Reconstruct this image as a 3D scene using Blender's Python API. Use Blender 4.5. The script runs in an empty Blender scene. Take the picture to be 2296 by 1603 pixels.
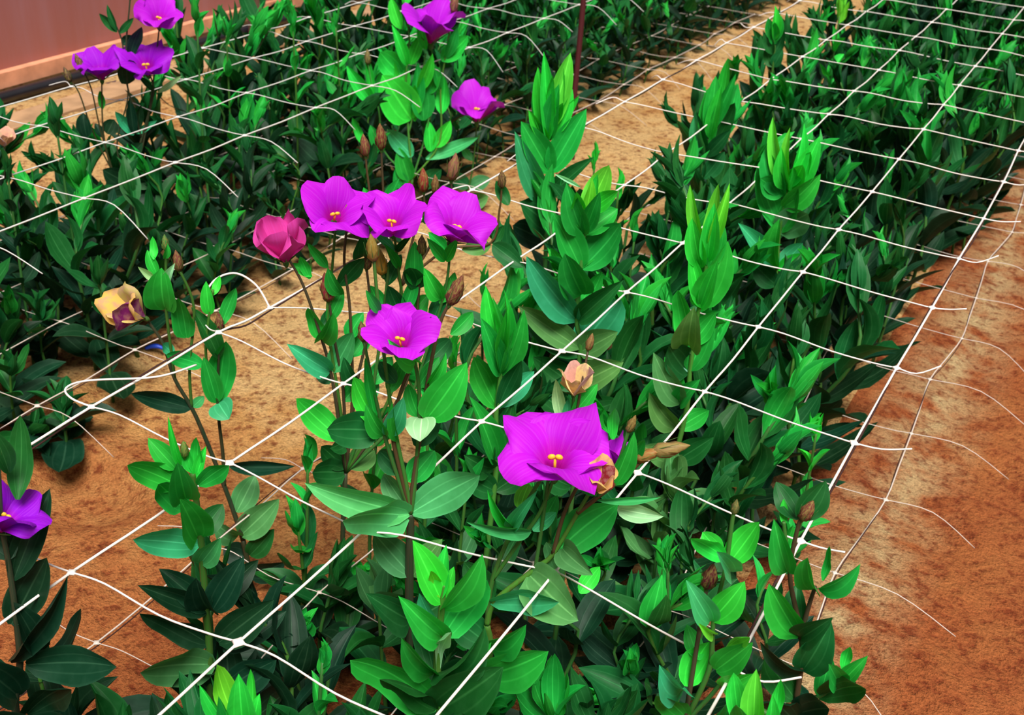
import bpy, bmesh, math, random
import numpy as np
from mathutils import Vector, Matrix, Quaternion, noise
random.seed(7)
R = random.random
def U(a, b): return a + (b - a) * random.random()
scene = bpy.context.scene
C = scene.collection

# ------------------------------------------------------------------ camera
S = 0.15                     # one net cell in metres
ROW = 1.11132                # a row of the net is a little longer than a cell is wide
NETZ = 2.4                   # upper net above the soil, in cells
IW, IH, FPX = 2296, 1603, 2672.28
CX, CY, CZ, YAW, PIT, ROLL = 3.86634, -3.10011, 3.82383, -0.46674, 0.5052, 0.06711
FW = Vector((math.sin(YAW)*math.cos(PIT), math.cos(YAW)*math.cos(PIT), -math.sin(PIT)))
r0 = Vector((math.cos(YAW), -math.sin(YAW), 0)); u0 = r0.cross(FW)
RT = r0*math.cos(ROLL) + u0*math.sin(ROLL)
UP = -r0*math.sin(ROLL) + u0*math.cos(ROLL)
CAM = Vector((CX*S, CY*S, (CZ+NETZ)*S))
cam = bpy.data.cameras.new('camera'); camo = bpy.data.objects.new('camera', cam); C.objects.link(camo)
m3 = Matrix((RT, UP, -FW)).transposed()
camo.matrix_world = Matrix.Translation(CAM) @ m3.to_4x4()
cam.sensor_fit = 'HORIZONTAL'; cam.sensor_width = 36.0; cam.lens = FPX/IW*36.0
cam.clip_start = 0.02; cam.clip_end = 60
cam.dof.use_dof = True; cam.dof.focus_distance = 0.95; cam.dof.aperture_fstop = 20
scene.camera = camo

# ------------------------------------------------------------------ light
scene.view_settings.view_transform = 'Standard'
scene.view_settings.look = 'None'
scene.view_settings.exposure = 0.15
scene.view_settings.gamma = 1.0
scene.view_settings.use_curve_mapping = False
world = bpy.data.worlds.new('greenhouse_daylight'); scene.world = world
world.use_nodes = True
bg = world.node_tree.nodes['Background']
bg.inputs['Color'].default_value = (1.0, 0.97, 0.92, 1); bg.inputs['Strength'].default_value = 0.28
sun = bpy.data.lights.new('sun', 'SUN'); suno = bpy.data.objects.new('sun', sun); C.objects.link(suno)
sun.energy = 5.0; sun.angle = math.radians(26); sun.color = (1.0, 0.96, 0.88)
suno.rotation_euler = Vector((-0.34, 0.46, -1.0)).to_track_quat('-Z', 'Y').to_euler()
suno.location = (0, 0, 3)

# ------------------------------------------------------------------ geometry helpers
def ray(px, py):
    return (FW + RT*((px-IW/2)/FPX) - UP*((py-IH/2)/FPX))
def at(px, py, z):
    """point at height z (m) under a pixel of the photograph"""
    d = ray(px, py); return CAM + d*((z-CAM.z)/d.z)
def proj(p):
    d = p - CAM; z = d.dot(FW)
    return IW/2 + FPX*d.dot(RT)/z, IH/2 - FPX*d.dot(UP)/z, z
def cell(x, row, zc=0.0):
    """net coordinates (line, row, cells above the upper net) -> metres"""
    return Vector((x*S, row*ROW*S, (zc+NETZ)*S))
class Plane:
    """upright plane through a plant's foot, turned to the viewer: a plant's own working drawing"""
    def __init__(self, base):
        self.b = Vector(base)
        n = CAM - self.b; n.z = 0; self.n = n.normalized()
        self.r = Vector((-self.n.y, self.n.x, 0))
        self.px = (self.b + Vector((0, 0, 0.36)) - CAM).dot(FW)/FPX      # metres per pixel here
    def __call__(self, px, py, dd=0.0):
        d = ray(px, py); q = self.b + self.n*dd
        return CAM + d*((q-CAM).dot(self.n)/d.dot(self.n))
    def ax(self, r, u, c):
        return (self.r*r + Vector((0, 0, 1))*u + self.n*c).normalized()

def mesh(name, verts, faces, mat=None, smooth=True, uvs=None):
    me = bpy.data.meshes.new(name); me.from_pydata([tuple(v) for v in verts], [], faces)
    if smooth: me.polygons.foreach_set('use_smooth', [True]*len(me.polygons))
    if uvs:
        l = me.uv_layers.new(name='UVMap')
        co = [0.0]*(2*len(me.loops))
        for i, lp in enumerate(me.loops):
            co[2*i], co[2*i+1] = uvs[lp.vertex_index]
        l.data.foreach_set('uv', co)
    if mat: me.materials.append(mat)
    me.update(); return me
def obj(name, me, parent=None, mtx=None, color=None):
    o = bpy.data.objects.new(name, me); C.objects.link(o)
    if parent: o.parent = parent
    if mtx is not None: o.matrix_basis = mtx
    if color: o.color = (*color, 1)
    return o
def empty(name, loc, label, cat, group=None):
    o = bpy.data.objects.new(name, None); C.objects.link(o); o.location = loc
    o.empty_display_size = 0.02
    tag(o, label, cat, group); return o
def tag(o, label=None, cat=None, group=None, kind=None):
    if label: o['label'] = label
    if cat: o['category'] = cat
    if group: o['group'] = group
    if kind: o['kind'] = kind
    return o
def spline(P, n=6):
    """Catmull-Rom through points"""
    P = [Vector(p) for p in P]
    if len(P) < 3: return P
    out = []
    for i in range(len(P)-1):
        a = P[max(i-1, 0)]; b = P[i]; c = P[i+1]; d = P[min(i+2, len(P)-1)]
        for k in range(n):
            t = k/n
            out.append(0.5*((2*b)+(c-a)*t+(2*a-5*b+4*c-d)*t*t+(3*b-a-3*c+d)*t**3))
    out.append(P[-1]); return out
def tube_geo(P, rad, sides=6, cap=True):
    """rad: float or list"""
    P = [Vector(p) for p in P]; n = len(P)
    rs = rad if isinstance(rad, (list, tuple)) else [rad]*n
    V, F = [], []
    prev = None
    for i in range(n):
        t = (P[min(i+1, n-1)] - P[max(i-1, 0)])
        t = t.normalized() if t.length > 1e-9 else Vector((0, 0, 1))
        if prev is None:
            a = Vector((0, 0, 1)) if abs(t.z) < 0.8 else Vector((1, 0, 0))
            x = a.cross(t).normalized()
        else:
            x = (prev - t*prev.dot(t)).normalized()
        prev = x; y = t.cross(x)
        for k in range(sides):
            an = 2*math.pi*k/sides
            V.append(P[i] + (x*math.cos(an) + y*math.sin(an))*rs[i])
    for i in range(n-1):
        for k in range(sides):
            a = i*sides+k; b = i*sides+(k+1) % sides
            F.append((a, b, b+sides, a+sides))
    if cap:
        F.append(tuple(range(sides-1, -1, -1))); F.append(tuple((n-1)*sides+k for k in range(sides)))
    return V, F
def merge(geos):
    V, F = [], []
    for v, f in geos:
        o = len(V); V += list(v); F += [tuple(i+o for i in q) for q in f]
    return V, F
def box_geo(c, h, rot=None):
    V = [Vector((x*h[0], y*h[1], z*h[2])) for x in (-1, 1) for y in (-1, 1) for z in (-1, 1)]
    if rot is not None: V = [rot @ v for v in V]
    V = [v + Vector(c) for v in V]
    return V, [(0, 1, 3, 2), (4, 6, 7, 5), (0, 4, 5, 1), (2, 3, 7, 6), (0, 2, 6, 4), (1, 5, 7, 3)]
def ball_geo(c, r, seg=8, rings=5, ax=None):
    V, F = [], []
    sx = r if isinstance(r, (tuple, list)) else (r, r, r)
    for i in range(rings+1):
        ph = math.pi*i/rings
        for k in range(seg):
            th = 2*math.pi*k/seg
            V.append(Vector((math.sin(ph)*math.cos(th)*sx[0], math.sin(ph)*math.sin(th)*sx[1], math.cos(ph)*sx[2])))
    for i in range(rings):
        for k in range(seg):
            F.append((i*seg+k, (i+1)*seg+k, (i+1)*seg+(k+1) % seg, i*seg+(k+1) % seg))
    if ax is not None:
        q = Vector((0, 0, 1)).rotation_difference(ax); V = [q @ v for v in V]
    return [v+Vector(c) for v in V], F

# ------------------------------------------------------------------ materials
def new_mat(name):
    m = bpy.data.materials.new(name); m.use_nodes = True
    nt = m.node_tree; nt.nodes.clear(); return m, nt
def N(nt, typ, **kw):
    n = nt.nodes.new(typ)
    for k, v in kw.items():
        if k.startswith('i_'):
            n.inputs[k[2:].replace('_', ' ')].default_value = v
        else: setattr(n, k, v)
    return n
def L(nt, a, b): nt.links.new(a, b)
def math_n(nt, op, a, b=None, clamp=False):
    n = nt.nodes.new('ShaderNodeMath'); n.operation = op; n.use_clamp = clamp
    for i, v in enumerate((a, b)):
        if v is None: continue
        if isinstance(v, (int, float)): n.inputs[i].default_value = v
        else: L(nt, v, n.inputs[i])
    return n.outputs[0]
def mix_c(nt, fac, a, b, mode='MIX'):
    n = nt.nodes.new('ShaderNodeMix'); n.data_type = 'RGBA'; n.blend_type = mode
    for s, v in ((n.inputs[0], fac), (n.inputs[6], a), (n.inputs[7], b)):
        if isinstance(v, (int, float)): s.default_value = v
        elif isinstance(v, tuple): s.default_value = (*v[:3], 1)
        else: L(nt, v, s)
    return n.outputs[2]
def ramp(nt, fac, stops):
    n = nt.nodes.new('ShaderNodeValToRGB'); L(nt, fac, n.inputs[0])
    e = n.color_ramp.elements
    while len(e) < len(stops): e.new(0.5)
    for i, (p, c) in enumerate(stops):
        e[i].position = p; e[i].color = (*c, 1) if len(c) == 3 else c
    return n.outputs[0]
def out(nt, sh):
    o = nt.nodes.new('ShaderNodeOutputMaterial'); L(nt, sh, o.inputs[0]); return o

def foliage_mat(name, attr=None):
    """waxy leaf: colour of the object, pale midrib and side veins, bloom; light passes through"""
    m, nt = new_mat(name)
    if attr: col = N(nt, 'ShaderNodeAttribute', attribute_name=attr).outputs['Color']
    else: col = N(nt, 'ShaderNodeObjectInfo').outputs['Color']
    tc = N(nt, 'ShaderNodeTexCoord'); sp = N(nt, 'ShaderNodeSeparateXYZ'); L(nt, tc.outputs['UV'], sp.inputs[0])
    u = math_n(nt, 'ABSOLUTE', math_n(nt, 'MULTIPLY_ADD', sp.outputs[0], 2.0)); nt.nodes[-1]
    # |2u-1|
    n2 = [n for n in nt.nodes if n.type == 'MATH' and n.operation == 'MULTIPLY_ADD'][0]; n2.inputs[2].default_value = -1.0
    rib = math_n(nt, 'SUBTRACT', 1.0, math_n(nt, 'MULTIPLY', u, 14.0), True)
    side = math_n(nt, 'SUBTRACT', 1.0, math_n(nt, 'MULTIPLY', math_n(nt, 'ABSOLUTE', math_n(nt, 'SUBTRACT', u, 0.48)), 16.0), True)
    vein = math_n(nt, 'ADD', math_n(nt, 'MULTIPLY', rib, 0.7), math_n(nt, 'MULTIPLY', side, 0.28), True)
    nz = N(nt, 'ShaderNodeTexNoise', i_Scale=90.0, i_Detail=3.0); L(nt, tc.outputs['Object'] if False else N(nt, 'ShaderNodeNewGeometry').outputs['Position'], nz.inputs['Vector'])
    bloom = math_n(nt, 'MULTIPLY', math_n(nt, 'SUBTRACT', nz.outputs['Fac'], 0.45, True), 0.8)
    pale = mix_c(nt, 1.0, mix_c(nt, 1.0, col, (1.7, 1.5, 1.8), 'MULTIPLY'), (0.018, 0.03, 0.018), 'ADD')
    c1 = mix_c(nt, bloom, col, pale)
    c2 = mix_c(nt, vein, c1, mix_c(nt, 1.0, pale, (1.5, 1.35, 1.3), 'MULTIPLY'))
    edge = math_n(nt, 'MULTIPLY', math_n(nt, 'SUBTRACT', u, 0.86, True), 3.0)
    c2 = mix_c(nt, edge, c2, pale)
    bp = N(nt, 'ShaderNodeBump', i_Strength=0.25, i_Distance=0.001); L(nt, math_n(nt, 'ADD', math_n(nt, 'MULTIPLY', vein, -1.0), nz.outputs['Fac']), bp.inputs['Height'])
    pr = N(nt, 'ShaderNodeBsdfPrincipled', i_Roughness=0.5)
    pr.inputs['Specular IOR Level'].default_value = 0.22
    L(nt, c2, pr.inputs['Base Color']); L(nt, bp.outputs[0], pr.inputs['Normal'])
    tr = N(nt, 'ShaderNodeBsdfTranslucent'); L(nt, mix_c(nt, 1.0, c2, (1.6, 1.3, 0.6), 'MULTIPLY'), tr.inputs['Color'])
    mx = N(nt, 'ShaderNodeMixShader'); mx.inputs[0].default_value = 0.16
    L(nt, pr.outputs[0], mx.inputs[1]); L(nt, tr.outputs[0], mx.inputs[2]); out(nt, mx.outputs[0])
    return m
M_leaf = foliage_mat('leaf'); M_leaf_far = foliage_mat('leaf_far', 'tint')

def tinted(name, rough=0.5, streak=None, amt=0.5, scale=(60, 60, 8), spec=0.3, transl=0.0):
    m, nt = new_mat(name)
    col = N(nt, 'ShaderNodeObjectInfo').outputs['Color']
    if streak:
        tc = N(nt, 'ShaderNodeTexCoord'); mp = N(nt, 'ShaderNodeMapping'); mp.inputs['Scale'].default_value = scale
        L(nt, tc.outputs['Generated'], mp.inputs[0]); nz = N(nt, 'ShaderNodeTexNoise', i_Scale=1.0, i_Detail=4.0); L(nt, mp.outputs[0], nz.inputs['Vector'])
        f = ramp(nt, nz.outputs['Fac'], [(0.42, (0, 0, 0)), (0.62, (1, 1, 1))])
        col = mix_c(nt, math_n(nt, 'MULTIPLY', f, amt), col, streak)
    pr = N(nt, 'ShaderNodeBsdfPrincipled', i_Roughness=rough); pr.inputs['Specular IOR Level'].default_value = spec
    L(nt, col, pr.inputs['Base Color']); sh = pr.outputs[0]
    if transl:
        tr = N(nt, 'ShaderNodeBsdfTranslucent'); L(nt, col, tr.inputs['Color'])
        mx = N(nt, 'ShaderNodeMixShader'); mx.inputs[0].default_value = transl
        L(nt, sh, mx.inputs[1]); L(nt, tr.outputs[0], mx.inputs[2]); sh = mx.outputs[0]
    out(nt, sh); return m
M_stem = tinted('stem', 0.5, (0.10, 0.05, 0.03), 0.35, (30, 30, 6))
M_bud = tinted('bud', 0.55, (0.32, 0.25, 0.07), 0.8, (9, 9, 2.5), transl=0.1)
M_wither = tinted('withered_petal', 0.7, (0.55, 0.28, 0.25), 0.6, (5, 5, 3), 0.2, 0.25)
M_string = tinted('net_string', 0.35, None, spec=0.5)
M_cord = tinted('cord', 0.6)
M_yellow = tinted('stigma', 0.5)
M_metal = tinted('metal', 0.4, (0.05, 0.04, 0.05), 0.5, (4, 4, 30), 0.5)

def petal_mat():
    m, nt = new_mat('petal')
    col = N(nt, 'ShaderNodeObjectInfo').outputs['Color']
    tc = N(nt, 'ShaderNodeTexCoord'); sp = N(nt, 'ShaderNodeSeparateXYZ'); L(nt, tc.outputs['UV'], sp.inputs[0])
    thr = math_n(nt, 'SUBTRACT', 1.0, math_n(nt, 'MULTIPLY', sp.outputs[1], 2.3), True)
    mp = N(nt, 'ShaderNodeMapping'); mp.inputs['Scale'].default_value = (26, 1.2, 1); L(nt, tc.outputs['UV'], mp.inputs[0])
    nz = N(nt, 'ShaderNodeTexNoise', i_Scale=1.0, i_Detail=3.0); L(nt, mp.outputs[0], nz.inputs['Vector'])
    c = mix_c(nt, math_n(nt, 'MULTIPLY', math_n(nt, 'SUBTRACT', nz.outputs['Fac'], 0.45, True), 0.6), col, (0.80, 0.16, 0.92))
    c = mix_c(nt, math_n(nt, 'MULTIPLY', thr, 0.8), c, (0.60, 0.0, 0.25))
    pr = N(nt, 'ShaderNodeBsdfPrincipled', i_Roughness=0.55); pr.inputs['Specular IOR Level'].default_value = 0.15
    bp = N(nt, 'ShaderNodeBump', i_Strength=0.25, i_Distance=0.001); L(nt, nz.outputs['Fac'], bp.inputs['Height']); L(nt, bp.outputs[0], pr.inputs['Normal'])
    L(nt, c, pr.inputs['Base Color'])
    tr = N(nt, 'ShaderNodeBsdfTranslucent'); L(nt, c, tr.inputs['Color'])
    mx = N(nt, 'ShaderNodeMixShader'); mx.inputs[0].default_value = 0.2
    L(nt, pr.outputs[0], mx.inputs[1]); L(nt, tr.outputs[0], mx.inputs[2]); out(nt, mx.outputs[0]); return m
M_petal = petal_mat()

def soil_mat():
    m, nt = new_mat('sandy_soil')
    geo = N(nt, 'ShaderNodeNewGeometry'); P = geo.outputs['Position']
    def nz(scale, detail, rough=0.55):
        n = N(nt, 'ShaderNodeTexNoise', i_Scale=scale, i_Detail=detail, i_Roughness=rough); L(nt, P, n.inputs['Vector']); return n.outputs['Fac']
    big = nz(2.6, 3); mid = nz(16, 4); fine = nz(75, 5, 0.65); grit = nz(320, 3, 0.7)
    sp = N(nt, 'ShaderNodeSeparateXYZ'); L(nt, P, sp.inputs[0])
    X, Y = sp.outputs[0], sp.outputs[1]
    # drier, paler sand along the middle of the walk between the beds; damp red soil elsewhere
    dry = math_n(nt, 'MULTIPLY', math_n(nt, 'SUBTRACT', Y, 0.16, True), 1.7, True)
    left = math_n(nt, 'LESS_THAN', X, 0.33)
    dry = math_n(nt, 'MULTIPLY', dry, left)
    f = math_n(nt, 'ADD', math_n(nt, 'MULTIPLY', dry, 0.85), math_n(nt, 'MULTIPLY', math_n(nt, 'SUBTRACT', big, 0.45), 1.1), True)
    f = math_n(nt, 'ADD', f, math_n(nt, 'MULTIPLY', math_n(nt, 'SUBTRACT', mid, 0.5), 0.7), True)
    base = ramp(nt, f, [(0.0, (0.42, 0.118, 0.038)), (0.35, (0.50, 0.175, 0.055)), (0.7, (0.66, 0.34, 0.115)), (1.0, (0.78, 0.50, 0.22))])
    # salt crust at the foot of the bed beside the right-hand walk
    d = math_n(nt, 'ABSOLUTE', math_n(nt, 'SUBTRACT', X, 0.445))
    cr = math_n(nt, 'SUBTRACT', 1.0, math_n(nt, 'MULTIPLY', d, 10.0), True)
    cr = math_n(nt, 'MULTIPLY', cr, math_n(nt, 'MULTIPLY', math_n(nt, 'SUBTRACT', mid, 0.36, True), 4.5, True))
    base = mix_c(nt, math_n(nt, 'MULTIPLY', cr, 0.75), base, (0.66, 0.52, 0.27))
    spots = ramp(nt, math_n(nt, 'ADD', math_n(nt, 'MULTIPLY', fine, 0.8), math_n(nt, 'MULTIPLY', mid, 0.2)), [(0.38, (1, 1, 1)), (0.50, (0, 0, 0))])
    base = mix_c(nt, math_n(nt, 'MULTIPLY', spots, 0.8), base, (0.20, 0.035, 0.013))
    g = ramp(nt, grit, [(0.35, (0.72, 0.72, 0.72)), (0.65, (1.18, 1.18, 1.18))])
    base = mix_c(nt, 1.0, base, g, 'MULTIPLY')
    h = math_n(nt, 'ADD', math_n(nt, 'MULTIPLY', fine, 1.0), math_n(nt, 'MULTIPLY', grit, 0.35))
    bp = N(nt, 'ShaderNodeBump', i_Strength=1.0, i_Distance=0.016); L(nt, h, bp.inputs['Height'])
    pr = N(nt, 'ShaderNodeBsdfPrincipled', i_Roughness=0.95); pr.inputs['Specular IOR Level'].default_value = 0.1
    L(nt, base, pr.inputs['Base Color']); L(nt, bp.outputs[0], pr.inputs['Normal']); out(nt, pr.outputs[0]); return m
M_soil = soil_mat()

def film_mat():
    m, nt = new_mat('greenhouse_film')
    geo = N(nt, 'ShaderNodeNewGeometry'); mp = N(nt, 'ShaderNodeMapping'); mp.inputs['Scale'].default_value = (6, 9, 0.8)
    L(nt, geo.outputs['Position'], mp.inputs[0]); nz = N(nt, 'ShaderNodeTexNoise', i_Scale=1.4, i_Detail=5.0, i_Roughness=0.65); L(nt, mp.outputs[0], nz.inputs['Vector'])
    sp = N(nt, 'ShaderNodeSeparateXYZ'); L(nt, geo.outputs['Position'], sp.inputs[0])
    foot_tint = math_n(nt, 'SUBTRACT', 1.0, math_n(nt, 'MULTIPLY', sp.outputs[2], 1.5), True)  # redder towards the foot, purple higher up
    c = mix_c(nt, foot_tint, (0.30, 0.12, 0.19), (0.44, 0.145, 0.105))
    c = mix_c(nt, math_n(nt, 'MULTIPLY', math_n(nt, 'SUBTRACT', nz.outputs['Fac'], 0.4, True), 1.4), c, (0.44, 0.22, 0.26))
    pr = N(nt, 'ShaderNodeBsdfPrincipled', i_Roughness=0.45); L(nt, c, pr.inputs['Base Color'])
    tr = N(nt, 'ShaderNodeBsdfTranslucent'); L(nt, c, tr.inputs['Color'])
    mx = N(nt, 'ShaderNodeMixShader'); mx.inputs[0].default_value = 0.25
    L(nt, pr.outputs[0], mx.inputs[1]); L(nt, tr.outputs[0], mx.inputs[2]); out(nt, mx.outputs[0]); return m
M_film = film_mat()
def plain(name, c, rough=0.6, spec=0.3):
    m, nt = new_mat(name)
    nz = N(nt, 'ShaderNodeTexNoise', i_Scale=22.0, i_Detail=4.0); L(nt, N(nt, 'ShaderNodeNewGeometry').outputs['Position'], nz.inputs['Vector'])
    v = ramp(nt, nz.outputs['Fac'], [(0.3, (0.75, 0.75, 0.75)), (0.7, (1.2, 1.2, 1.2))])
    pr = N(nt, 'ShaderNodeBsdfPrincipled', i_Roughness=rough); pr.inputs['Specular IOR Level'].default_value = spec
    L(nt, mix_c(nt, 1.0, c, v, 'MULTIPLY'), pr.inputs['Base Color']); out(nt, pr.outputs[0]); return m

# ------------------------------------------------------------------ ground
def ground_h(x, y):
    p = Vector((x*3.0, y*3.0, 0))
    h = 0.010*noise.noise(p) + 0.006*noise.noise(p*3.1) + 0.0035*noise.noise(p*8.0) + 0.0018*noise.noise(p*19.0)
    q = at(175, 1085, 0)                                # scooped hollow in the walk
    d = math.hypot((x-q.x)/0.085, (y-q.y)/0.07)
    if d < 1.6: h -= 0.02*max(0.0, 1-d*d*0.55)*(1 if d < 1.34 else 0) - 0.006*math.exp(-((d-1.15)/0.2)**2)
    if x > 0.40: h -= 0.010*min(1, (x-0.40)/0.08)        # walk trodden lower than the bed
    if -0.66 < x < -0.16: h -= 0.008
    return h
xs = np.concatenate([np.linspace(-3.2, -1.2, 40), np.linspace(-1.17, 1.3, 190), np.linspace(1.35, 3.2, 30)])
ys = np.concatenate([np.linspace(-1.6, -0.3, 30), np.linspace(-0.28, 2.2, 190), np.linspace(2.25, 7.5, 90)])
V = [(x, y, ground_h(x, y)) for y in ys for x in xs]; nx = len(xs)
F = [(j*nx+i, j*nx+i+1, (j+1)*nx+i+1, (j+1)*nx+i) for j in range(len(ys)-1) for i in range(nx-1)]
tag(obj('ground', mesh('ground', V, F, M_soil)), 'orange sandy soil of the greenhouse beds and walks', 'soil', kind='structure')

# ------------------------------------------------------------------ greenhouse side wall with its rails
WX = -11.9*S
def wall_z(px, py):
    d = ray(px, py); return CAM.z + d.z*((WX-CAM.x)/d.x)
HEM1 = wall_z(0, 172); HEM0 = wall_z(0, 207)
def wall():
    V, F = [], []
    ny, nz_ = 120, 16
    for j in range(nz_+1):
        for i in range(ny+1):
            y = -2.5 + 10.5*i/ny; z = HEM1 + 2.3*j/nz_
            V.append((WX - 0.04 + 0.006*math.sin(y*23)+0.004*math.sin(y*51+z*3) - 0.10*z*0.3, y, z))
    for j in range(nz_):
        for i in range(ny): F.append((j*(ny+1)+i, j*(ny+1)+i+1, (j+1)*(ny+1)+i+1, (j+1)*(ny+1)+i))
    tag(obj('wall_left', mesh('wall_left', V, F, M_film)), 'dusty pink plastic film wall of the greenhouse', 'wall', kind='structure')
wall()
def long_box(name, x, z, hx, hz, mat, label, cat, kind=None):
    v, f = box_geo((x, 2.75, z), (hx, 5.25, hz)); me = mesh(name, v, f, mat, False)
    return tag(obj(name, me), label, cat, kind=kind)
long_box('trim_1', WX-0.03, (HEM1+HEM0)/2, 0.012, (HEM1-HEM0)/2, plain('skirting_film', (0.72, 0.32, 0.19), 0.5), 'pale pink folded hem along the foot of the film wall', 'trim', 'structure')
def pipe(name, x, z, r, mat, label, color=None):
    P = [Vector((x+0.004*math.sin(y*3), y, z+0.002*math.sin(y*2.2))) for y in np.linspace(-2.5, 8, 60)]
    v, f = tube_geo(P, r, 12); o = obj(name, mesh(name, v, f, mat), color=color); tag(o, label, 'pipe'); return o
pipe('rail_pipe', WX+0.000, (wall_z(0, 208)+wall_z(0, 236))/2, (wall_z(0, 208)-wall_z(0, 236))/2, plain('black_pipe', (0.012, 0.011, 0.016), 0.3, 0.6), 'black glossy pipe running along the foot of the film wall')
pipe('rail_pipe', WX+0.035, wall_z(0, 247)-0.008, 0.0115, plain('brown_pipe', (0.10, 0.05, 0.065), 0.4, 0.5), 'thin brown-purple pipe lying in front of the black wall pipe')
long_box('kerb', WX+0.13, 0.004, 0.045, 0.012, plain('kerb', (0.40, 0.24, 0.13), 0.8), 'low tan kerb board on the soil in front of the wall pipes', 'kerb')
def post():
    b = at(572, 95, 0.0); b.x = WX+0.02
    q = at(572, 85, 0.05); t = (WX+0.035 - CAM.x)/(q-CAM).x; b = CAM+(q-CAM)*t
    o = empty('wall_post', (WX+0.035, b.y, 0), 'grey metal post standing at the foot of the film wall', 'post')
    v, f = tube_geo([(0, 0, -0.03), (0, 0, 1.9)], 0.019, 12); obj('tube', mesh('post_tube', v, f, M_metal), o, color=(0.30, 0.25, 0.33))
    v, f = tube_geo([(0, 0, 0.15), (0, 0, 0.19)], 0.025, 12); obj('clamp', mesh('post_clamp', v, f, M_metal), o, color=(0.42, 0.36, 0.42))
post()
def stake():
    b = at(1283, 352, 0.0)
    o = empty('support_stake', b, 'dark red-brown upright stake beside the far left bed', 'stake')
    pl = Plane(b)
    P = [Vector((0, 0, -0.03)), Vector((0, 0, 0)), pl(1286, 240)-b, pl(1303, 60)-b, pl(1312, -60)-b, pl(1320, -260)-b]
    v, f = tube_geo(spline(P, 4), 0.0065, 8); obj('rod', mesh('stake_rod', v, f, M_cord), o, color=(0.085, 0.014, 0.018))
    v, f = ball_geo(P[-1], 0.0072, 8, 4); obj('tip', mesh('stake_tip', v, f, M_cord), o, color=(0.06, 0.01, 0.014))
stake()

# ------------------------------------------------------------------ support nets
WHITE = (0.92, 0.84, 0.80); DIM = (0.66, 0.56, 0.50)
knot_me = None
def make_knot():
    V, F = ball_geo((0, 0, 0), (1, 1, 0.55), 8, 4)
    V = [Vector((v.x*(1+0.5*abs(math.cos(2*math.atan2(v.y, v.x)))), v.y*(1+0.5*abs(math.cos(2*math.atan2(v.y, v.x)))), v.z)) for v in V]
    return mesh('knot', V, F, M_string)
knot_me = make_knot()
def build_net(label, node, lines, rows, rl, rc, kr, tailL=0.3, tailR=0.3, color=WHITE, cord=True, seed=1, extra=None, skip=()):
    rnd = random.Random(seed); u = lambda a, b: a+(b-a)*rnd.random()
    n0 = node(lines[0], rows[0])
    e = empty('support_net', (n0.x, n0.y, n0.z), label, 'net', None); o0 = Vector(e.location)
    for i in lines:
        P = []
        for j in rows:
            P.append(node(i, j)-o0)
            if j != rows[-1]: P.append((node(i, j)+node(i, j+1))/2 - o0 - Vector((0, 0, u(0, 0.003))))
        v, f = tube_geo(spline(P, 3), rl*(1.12 if i in (lines[0], lines[-1]) else 1), 6)
        obj('lengthwise_string', mesh('lengthwise_string', v, f, M_string), e, color=color)
    for j in rows:
        P = []
        a = node(lines[0], j); b = node(lines[1], j)
        if (lines[0], j) not in skip:
            d = (a-b)*tailL*u(0.6, 1.2); P += [a+d+Vector((0, u(-.02, .02), u(-.02, .004))), a+d*0.5+Vector((0, u(-.004, .01), u(-.006, .006)))]
        for k, i in enumerate(lines):
            a = node(i, j); P.append(a)
            if k < len(lines)-1:
                b = node(lines[k+1], j); sg = u(0.2, 1.0)
                w_ = u(0.15, 0.6) if j < 4 else u(0.0, 0.5)
                P.append(a.lerp(b, 0.2)+Vector((0, u(0.0, 0.007)*w_, 0.003*u(0, 1)*w_)))
                P.append(a.lerp(b, 0.55)+Vector((0, u(-.004, .004)*w_, -0.010*sg*w_)))
                P.append(a.lerp(b, 0.85)+Vector((0, u(-.005, .002)*w_, -0.006*sg*w_)))
        a = node(lines[-1], j); d = (a-node(lines[-2], j))*tailR*u(0.7, 1.2)
        P += [a+d*0.5+Vector((0, u(0, .008), 0)), a+d+Vector((0, u(0, .02), u(-.004, .012) if tailR < 0.5 else u(-.05, -.02)))]
        v, f = tube_geo(spline([p-o0 for p in P], 4), rc, 5)
        obj('cross_string', mesh('cross_string', v, f, M_string), e, color=color)
        for i in lines:
            k = kr*u(0.85, 1.2)
            M = Matrix.Translation(node(i, j)-o0) @ Matrix.Rotation(u(-.3, .3), 4, 'Z') @ Matrix.Diagonal((k, k, k, 1))
            obj('knot', knot_me, e, M, color)
    if cord:
        for i in (lines[0], lines[-1]):
            P = []
            for q, j in enumerate(rows):
                ph = q*1.9
                P.append(node(i, j)-o0+Vector((0.0022*math.sin(ph), 0, -0.0018+0.001*math.cos(ph))))
                if j != rows[-1]: P.append((node(i, j)+node(i, j+1))/2-o0+Vector((0.0024*math.sin(ph+1), 0, -0.0028+0.0035*math.cos(ph*1.7))))
            v, f = tube_geo(spline(P, 4), rl*0.85, 6)
            obj('edge_cord', mesh('edge_cord', v, f, M_cord), e, color=(0.05, 0.018, 0.016))
    if extra:
        for P, r in extra:
            v, f = tube_geo(spline([p-o0 for p in P], 6), r, 6)
            obj('loose_string', mesh('loose_string', v, f, M_string), e, color=color)
    return e
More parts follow.
